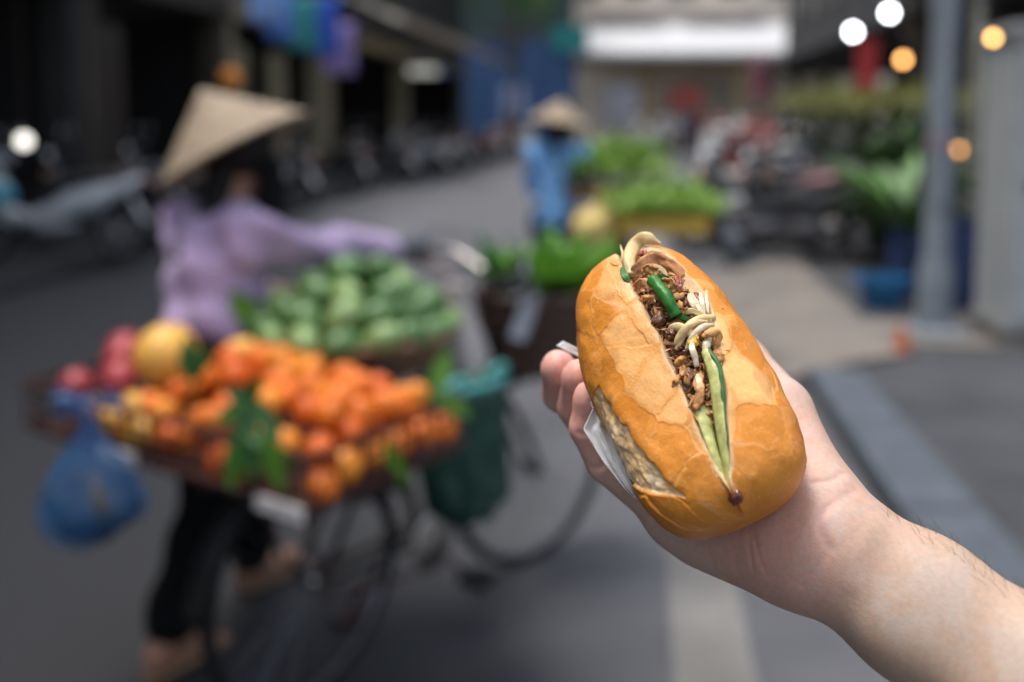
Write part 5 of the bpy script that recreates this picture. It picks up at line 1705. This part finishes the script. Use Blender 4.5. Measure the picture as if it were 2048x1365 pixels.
ribbon('onion_slice', [(1424, 652, .003), (1416, 680, .005), (1412, 700, .005), (1420, 722, .003)], .0030, M_onion_w, .0006, 18, -.0006)
ribbon('onion_slice', [(1378, 588, .001), (1388, 606, .003), (1404, 626, .002)], .0038, M_onion_w, .0006)
ribbon('onion_slice', [(1400, 585, .003), (1404, 605, .005), (1410, 632, .004)], .0020, M_onion_w, .0006)
ribbon('onion_slice', [(1412, 582, .003), (1414, 605, .005), (1417, 628, .004)], .0016, M_onion_w, .0006)
ribbon('onion_slice', [(1366, 628, .001), (1384, 622, .003), (1410, 634, .004), (1428, 652, .002)], .0026, M_onion, .0006)
ribbon('onion_slice', [(1382, 686, .004), (1386, 702, .006), (1394, 734, .003)], .0026, M_onion_w, .0009, tip=(.1, .8))
ribbon('onion_slice', [(1390, 740, .000), (1398, 765, .003), (1400, 800, .002)], .0026, M_onion, .0006)
ribbon('onion_slice', [(1240, 530, .001), (1246, 512, .003), (1241, 492, .003)], .0012, M_onion, .0008)
# scallion
ribbon('scallion_strip', [(1300, 555, .006), (1318, 576, .008), (1337, 602, .008), (1352, 632, .005)], .0050, M_scal, .0012, 22, -.0014, (.95, .95))
ribbon('scallion_strip', [(1244, 536, .003), (1250, 552, .004), (1258, 566, .003)], .0030, M_scal, .0012)
ribbon('scallion_strip', [(1318, 556, .002), (1330, 553, .003), (1338, 566, .001)], .0032, M_scal, .0012)
ribbon('scallion_strip', [(1346, 626, .000), (1362, 634, .002), (1378, 642, .001)], .0024, M_scal, .0010)
# meats and crisp pieces told apart
for i, (pp, w, m) in enumerate([
    ([(1262, 556, -.001), (1285, 536, .003), (1312, 520, .003), (1345, 538, .000)], .0075, M_pork),
    ([(1290, 520, .001), (1310, 512, .004), (1340, 530, .003), (1375, 556, .001)], .0055, M_pork),
    ([(1285, 545, .002), (1300, 538, .004), (1318, 548, .003)], .0042, M_shallot),
    ([(1278, 512, .003), (1288, 508, .005), (1296, 516, .003)], .0028, M_red),
    ([(1355, 555, .003), (1358, 570, .004), (1354, 584, .003)], .0026, M_red),
    ([(1390, 585, .001), (1398, 600, .002), (1400, 618, .001)], .0026, M_red),
    ([(1320, 565, .001), (1340, 568, .005), (1352, 582, .003)], .0048, M_shallot),
    ([(1330, 592, .001), (1352, 596, .005), (1368, 588, .003)], .0030, M_shallot),
    ([(1352, 608, .002), (1362, 616, .005), (1372, 622, .002)], .0026, M_shallot),
    ([(1278, 600, .000), (1296, 596, .003), (1312, 602, .001)], .0030, M_shallot),
    ([(1268, 580, -.001), (1282, 572, .002), (1300, 580, .002)], .0052, M_pork),
    ([(1345, 778, .001), (1352, 762, .004), (1362, 752, .002)], .0022, M_shallot),
    ([(1362, 735, .001), (1370, 752, .004), (1376, 772, .002)], .0026, M_shallot),
    ([(1352, 726, .001), (1362, 720, .003), (1372, 726, .001)], .0026, M_shallot),
    ([(1395, 745, .001), (1398, 780, .003), (1396, 815, .001)], .0044, M_shallot),
    ([(1384, 800, .001), (1392, 812, .003), (1400, 806, .001)], .0026, M_shallot),
    ([(1378, 790, .001), (1386, 804, .002), (1384, 818, .001)], .0022, M_shallot)]):
    ribbon({'roast_pork': 'pork_shred', 'fried_shallot': 'fried_shallot', 'cured_meat': 'cured_meat_shred'}[m.name], pp, w, m, .0011, 12, .0006 * (-1) ** i, (.5, .4))
for (x, y, s_, dz) in [(1318, 640, .0030, .000), (1340, 668, .0022, .001), (1354, 696, .0022, .000), (1380, 752, .0026, .000), (1376, 776, .0026, -.001)]:
    MB().ball(fp(x, y, dz), (s_, s_ * .8, s_ * .8), 16, 12, Euler((x, y, 0)).to_matrix(), .7, int(x)).build('meat_chunk', M_meat, sandwich, off=SO, smooth='all')
for (x, y, s_) in [(1344, 667, .0015), (1370, 704, .0012)]:
    MB().ball(fp(x, y, .002), (s_, s_ * .8, s_ * .7), 12, 8, noise=.25, seed=int(y)).build('sauce_drop', M_sauce, sandwich, off=SO, smooth='all')
ribbon('egg_piece', [(1380, 672, .003), (1388, 680, .004), (1394, 692, .003)], .0042, M_egg, .0014)
ribbon('egg_piece', [(1436, 712, .002), (1438, 722, .003), (1440, 734, .002)], .0024, M_egg, .0012)
ribbon('bread_flake', [(1404, 676, .006), (1420, 666, .008), (1438, 668, .007), (1432, 690, .003)], .0034, M_flake, .0010, 14, -.001, (.3, .7))
ribbon('bread_flake', [(1428, 700, .002), (1436, 712, .004), (1432, 728, .002)], .0050, M_shallot, .0010)

def cucumber(edge_l, edge_r, th, skin_side):
    """A slice between two edges of photograph points; the skin is its own strip along one edge."""
    n = 24
    A = curve([fp(*p) for p in edge_l], n); B = curve([fp(*p) for p in edge_r], n)
    w = np.linspace(0, 1, 7)
    G = A[:, None] * (1 - w)[None, :, None] + B[:, None] * w[None, :, None]
    G = G + BC * (.0008 * np.sin(math.pi * w))[None, :, None] + BC * ((fbm(G.reshape(-1, 3), 330, 9).reshape(n, 7) - .5) * .0012)[..., None]
    o = MB().sheet(G, th).build('cucumber_slice', M_cuke, sandwich, off=SO, smooth='all')
    if not skin_side:
        return o
    E = B
    tube = MB().tube(E, np.interp(np.linspace(0, 1, n), [0, .1, .45, .7, 1], [.0012, .0013, .0010, .0004, .0003]), 8)
    tube.build('cucumber_skin', M_cskin, o, off=SO)
    return o
cucumber([(1406, 706, .003), (1420, 760, .003), (1428, 820, .001), (1440, 890, .000), (1461, 975, .001)],
         [(1414, 698, .004), (1438, 735, .006), (1447, 800, .005), (1452, 860, .004), (1464, 980, .003)], .0016, 1)
cucumber([(1386, 812, .000), (1402, 860, .001), (1424, 915, .001), (1462, 990, .001)],
         [(1420, 816, -.002), (1426, 860, -.002), (1436, 905, -.001), (1466, 990, .001)], .0014, 0)
MB().ball(fp(1472, 996, .0042), (.0026, .0018, .0030), 16, 12, noise=.25, seed=3).build('sauce_drop', M_sauce, sandwich, off=SO, smooth='all')

# ---- the hand and forearm
def hand():
    wr = at(1642, 1084, .412)
    fa = [wr, at(1836, 1216, .392), at(2080, 1382, .365), at(2470, 1650, .325)]
    base = at(2480, 1640, .325)
    P = {
        'pinky': [at(1345, 1035, .452), at(1208, 926, .452), at(1172, 856, .450), at(1180, 797, .447)],
        'ring': [at(1352, 965, .480), at(1195, 885, .486), at(1150, 815, .478), at(1158, 756, .466)],
        'middle': [at(1365, 890, .500), at(1185, 830, .512), at(1120, 788, .497), at(1117, 738, .482)],
        'index': [at(1395, 815, .515), at(1250, 730, .532), at(1190, 690, .520), at(1188, 650, .505)],
    }
    RAD = {'pinky': [.0098, .0082, .0076, .0071], 'ring': [.0108, .0092, .0085, .0078], 'middle': [.0112, .0096, .0089, .0082], 'index': [.0112, .0096, .0088, .008]}
    thumb = [at(1622, 994, .420), at(1562, 816, .452), at(1492, 728, .490), at(1440, 660, .505)]
    lo = np.array([.02, .30, 1.28]); hi = np.array([.40, .56, 1.50])
    allp = np.array(fa + [p for c in P.values() for p in c] + thumb)
    lo = allp.min(0) - .045; hi = allp.max(0) + .045
    g = SDF(lo, hi, .00122)
    F = g.empty()
    # forearm: two parallel cones make a slightly flat section
    side = np.cross(fa[1] - fa[0], CAM - fa[0]); side /= np.linalg.norm(side)
    for s_ in (-1, 1):
        off = [side * s_ * .0075, side * s_ * .0078, side * s_ * .0085, side * s_ * .009]
        g.chain(F, [a + o for a, o in zip(fa, off)], [.0178, .0190, .0206, .0225], .012)
    # palm
    cm = {'pinky': at(1590, 1114, .418), 'ring': at(1615, 1085, .422), 'middle': at(1620, 1050, .425), 'index': at(1618, 1020, .428)}
    for f in P:
        g.cone(F, cm[f], P[f][0], .0165, .0118, .012)
    g.cone(F, at(1560, 1110, .420), at(1408, 1068, .446), .0162, .0132, .014)      # heel of the hand
    g.cone(F, wr, at(1600, 1066, .418), .0215, .0185, .016)
    g.cone(F, at(1618, 996, .422), at(1560, 856, .452), .0162, .0135, .012)        # ball of the thumb
    g.cone(F, at(1600, 1010, .430), at(1500, 900, .490), .0130, .0130, .014)
    out = F.copy()
    for f, pts in P.items():
        H = g.empty()
        g.chain(H, pts, RAD[f], .0020)
        # soft finger pads and knuckle bulges
        g.cone(H, pts[3], pts[3] + (pts[3] - pts[2]) * .06, RAD[f][3], RAD[f][3] * .95, .003)
        out = np.minimum(out, smin(F, H, .008))
    H = g.empty()
    g.chain(H, thumb, [.0150, .0128, .0112, .010], .004)
    out = np.minimum(out, smin(F, H, .010))
    out[0], out[-1], out[:, 0], out[:, -1], out[:, :, 0], out[:, :, -1] = .5, .5, .5, .5, .5, .5
    V, Q = g.mesh(out)
    V = relax(V, Q, 3)
    Nn = vnormals(V, Q)
    # flexion creases and palm lines (grooves), tendons
    def groove(pts, depth, width, V, Nn):
        C = curve(pts, 40)
        d = np.full(len(V), 9.0)
        lo_, hi_ = C.min(0) - .012, C.max(0) + .012
        m = np.all((V > lo_) & (V < hi_), axis=1)
        if m.any():
            dd = np.sqrt(((V[m][:, None, :] - C[None]) ** 2).sum(2)).min(1)
            d[m] = dd
        return V - Nn * (depth * np.exp(-(d / width) ** 2))[:, None], d
    def onsurf(x, y):            # nearest front vertex seen at a photograph pixel
        o = CAM; q = at(x, y, 1.0) - CAM; q = q / np.linalg.norm(q)
        w = V - o; tt = w @ q
        dd = np.linalg.norm(w - tt[:, None] * q, axis=1)
        ok = dd < .0022
        return V[ok][np.argmin(tt[ok])] if ok.any() else None
    lines = [
        ([(1148, 868), (1165, 874), (1182, 872)], .0007, .0012),
        ([(1180, 944), (1200, 940), (1218, 926)], .0009, .0013),
        ([(1292, 1062), (1308, 1045), (1318, 1030)], .0008, .0014),
        ([(1488, 1068), (1490, 1090), (1494, 1120), (1500, 1150)], .0004, .0014),
        ([(1500, 1072), (1504, 1100), (1520, 1150)], .0003, .0013),
        ([(1620, 958), (1660, 950), (1690, 938)], .0006, .0013),
        ([(1650, 1080), (1640, 1040), (1655, 1010), (1710, 970)], .0006, .0018),
        ([(1730, 1000), (1742, 1010), (1752, 1015)], .0004, .0014),
        ([(1700, 1180), (1722, 1120), (1760, 1040)], -.0005, .0040),
        ([(1600, 1180), (1640, 1130), (1660, 1100)], .0004, .0020),
    ]
    red = np.zeros(len(V))
    for px, dep, wid in lines:
        pts = [onsurf(*p) for p in px]
        pts = [p for p in pts if p is not None]
        if len(pts) > 1:
            V, d = groove(pts, dep, wid, V, Nn)
            red = np.maximum(red, .16 * np.exp(-(d / (wid * 1.3)) ** 2) * (dep > 0))
    # pigment: rosy finger ends and palm, paler wrist and arm
    C = np.ones((len(V), 3)) * np.array([.51, .362, .268])
    n1 = fbm(V, 55, 81); n2 = fbm(V, 140, 82)
    rosy = np.array([.76, .39, .32]); palec = np.array([.55, .46, .40]); tan = np.array([.50, .335, .235]); vein = np.array([.44, .40, .37])
    tips = np.zeros(len(V))
    for f, pts in P.items():
        d = np.linalg.norm(V - pts[3], axis=1)
        tips = np.maximum(tips, sm(.040, .004, d))
    th = sm(.040, .010, np.linalg.norm(V - at(1560, 1120, .405), axis=1))
    palm = sm(.115, .055, np.linalg.norm(V - at(1420, 960, .46), axis=1))
    C = C + (palec - C) * (sm(.5, .62, n1) * .5)[:, None]
    C = C + (rosy - C) * np.clip(tips * .85 + palm * .30 + th * .30 + red + (n2 - .55) * .5 * palm, 0, .95)[:, None]
    # outer side of the forearm is tanned
    axis = fa[2] - fa[0]; axis /= np.linalg.norm(axis)
    rel = V - wr
    al = rel @ axis
    lat = rel @ side
    sgn = 1 if (at(1800, 1000, .39) - at(1700, 1200, .39)) @ side > 0 else -1
    C = C + (tan - C) * (sm(.012, .034, lat * sgn) * sm(-.005, .05, al) * .75)[:, None]
    vv = np.abs(fbm(V, 38, 91) - .5)
    C = C + (vein - C) * ((1 - sm(.0, .03, vv)) * .30 * sm(-.02, .01, al))[:, None]
    m = bpy.data.materials.new('skin')
    m.use_nodes = True
    N, L = m.node_tree.nodes, m.node_tree.links
    p = N['Principled BSDF']
    an = N.new('ShaderNodeAttribute'); an.attribute_name = 'Col'
    tc = N.new('ShaderNodeTexCoord')
    no1 = N.new('ShaderNodeTexNoise'); no1.inputs['Scale'].default_value = 420; no1.inputs['Detail'].default_value = 4
    L.new(tc.outputs['Object'], no1.inputs['Vector'])
    vo = N.new('ShaderNodeTexVoronoi'); vo.inputs['Scale'].default_value = 900
    L.new(tc.outputs['Object'], vo.inputs['Vector'])
    mr = N.new('ShaderNodeMapRange'); mr.inputs['From Min'].default_value = .3; mr.inputs['From Max'].default_value = .7
    mr.inputs['To Min'].default_value = .93; mr.inputs['To Max'].default_value = 1.07
    L.new(no1.outputs['Fac'], mr.inputs['Value'])
    mx = N.new('ShaderNodeMix'); mx.data_type = 'RGBA'; mx.blend_type = 'MULTIPLY'; mx.inputs[0].default_value = 1
    L.new(an.outputs['Color'], mx.inputs[6]); L.new(mr.outputs[0], mx.inputs[7]); L.new(mx.outputs[2], p.inputs['Base Color'])
    bp = N.new('ShaderNodeBump'); bp.inputs['Strength'].default_value = .10; bp.inputs['Distance'].default_value = .0007
    L.new(vo.outputs['Distance'], bp.inputs['Height']); L.new(bp.outputs[0], p.inputs['Normal'])
    p.inputs['Roughness'].default_value = .48
    p.inputs['Specular IOR Level'].default_value = .4
    p.inputs['Subsurface Weight'].default_value = .55
    p.inputs['Subsurface Radius'].default_value = (1, .35, .18)
    p.inputs['Subsurface Scale'].default_value = .0045
    root = thing('person', 'bare forearm and open right hand of the photographer holding up the sandwich', 'person', tuple(base))
    o = qmesh('arm_and_hand', V, Q, m, root, off=base, col=C)
    sub = o.modifiers.new('subsurf', 'SUBSURF'); sub.levels = 1; sub.render_levels = 1
    # nails on the outer side of the finger ends
    M_nail = mat('fingernail', (.62, .36, .28), .25, .08, 200, sss=.3)
    for f in ('pinky', 'ring', 'middle', 'index'):
        a, b = P[f][2], P[f][3]
        ax = (b - a) / np.linalg.norm(b - a)
        back = .85 * (b - CAM) / np.linalg.norm(b - CAM) + .5 * (b - at(1400, 850, .46)) / np.linalg.norm(b - at(1400, 850, .46)); back = back - ax * (back @ ax); back /= np.linalg.norm(back)
        sd = np.cross(ax, back)
        r_ = RAD[f][3]
        G = np.zeros((7, 9, 3))
        for i, uu in enumerate(np.linspace(-.25, .75, 7)):
            for j, w in enumerate(np.linspace(-.8, .8, 9)):
                G[i, j] = b + ax * uu * r_ * .95 + (back * math.cos(w) + sd * math.sin(w)) * (r_ * (.995 - .30 * max(0, uu) ** 2))
        MB().sheet(G, .0005).build('fingernail', M_nail, root, off=base, smooth='all')
    # fine hair along the outer forearm
    M_hair = mat('arm_hair', (.10, .06, .035), .5, .2)
    rh = np.random.default_rng(3)
    mb = MB()
    sel = np.where((lat * sgn > .021) & (al > .018) & (al < .17))[0]
    Nn = vnormals(V, Q)
    for i in rh.choice(sel, min(380, len(sel)), replace=False):
        p0 = V[i]; nn = Nn[i]
        l = rh.uniform(.004, .009)
        d = nn * .45 - axis * .75 + rh.normal(0, .25, 3)
        d /= np.linalg.norm(d)
        p1 = p0 + d * l * .5; p2 = p0 + d * l - nn * l * .12
        mb.tube([p0 - nn * .0004, p1, p2], [.00007, .00006, .00002], 3, cap=False)
    mb.build('arm_hair', M_hair, root, off=base, kind='stuff')
hand()

# ---- paper napkin between fingers and loaf
def napkin():
    M_nap = mat('napkin_paper', (.80, .79, .77), .75, .06, 90, .35, 500, sss=.2, sss_r=(1, 1, 1), sss_s=.002)
    base = at(1262, 985, .440)
    def poly(px, n):
        P = np.array([at(*p) for p in px]); s_ = np.r_[0, np.cumsum(np.linalg.norm(np.diff(P, axis=0), axis=1))]
        return np.stack([np.interp(np.linspace(0, s_[-1], n), s_, P[:, i]) for i in range(3)], 1)
    L_ = poly([(1194, 784, .438), (1180, 808, .437), (1187, 818, .436), (1167, 860, .434), (1204, 920, .430), (1247, 975, .424), (1268, 996, .421)], 40)
    R_ = poly([(1215, 780, .442), (1238, 830, .438), (1246, 880, .430), (1254, 930, .424), (1270, 975, .420), (1290, 1005, .420)], 40)
    w = np.linspace(0, 1, 26)
    G = L_[:, None] * (1 - w)[None, :, None] + R_[:, None] * w[None, :, None]
    view = CAM - base; view /= np.linalg.norm(view)
    u = np.linspace(0, 1, 40)
    fold = .0075 * np.abs(((w[None, :] * 2.3 + .25 * u[:, None]) % 1) - .5) * sm(0, .25, u)[:, None]
    fold = fold + .0035 * np.exp(-((w - .34 - .08 * u[:, None]) / .035) ** 2) * -1 * sm(.25, .6, u)[:, None]
    fold = fold + (fbm(G.reshape(-1, 3), 130, 5).reshape(40, 26) - .5) * .0030
    G = G + view * fold[..., None]
    mb = MB().sheet(G, .00025)
    # upper corner by the middle finger, joined under the loaf
    A = curve([at(*p) for p in [(1113, 692, .474), (1135, 704, .472), (1168, 722, .470), (1215, 780, .462)]], 18)
    B = curve([at(*p) for p in [(1126, 683, .474), (1150, 694, .472), (1190, 712, .472), (1240, 770, .466)]], 18)
    w = np.linspace(0, 1, 8)
    H = A[:, None] * (1 - w)[None, :, None] + B[:, None] * w[None, :, None]
    H = H + view * ((fbm(H.reshape(-1, 3), 160, 8).reshape(18, 8) - .5) * .003)[..., None]
    mb.sheet(H, .0004)
    J0 = np.linspace(A[-1], B[-1], 6); J1 = np.linspace(G[0, 0], G[0, -1], 6)
    mb.sheet(np.stack([J0 * (1 - k) + J1 * k for k in np.linspace(0.01, .99, 5)]), .0004)
    o = mb.build('napkin', M_nap, None, off=base, smooth='all')
    o.location = base
    tag(o, 'crumpled white paper napkin tucked between the fingers and the bread roll', 'napkin')
napkin()
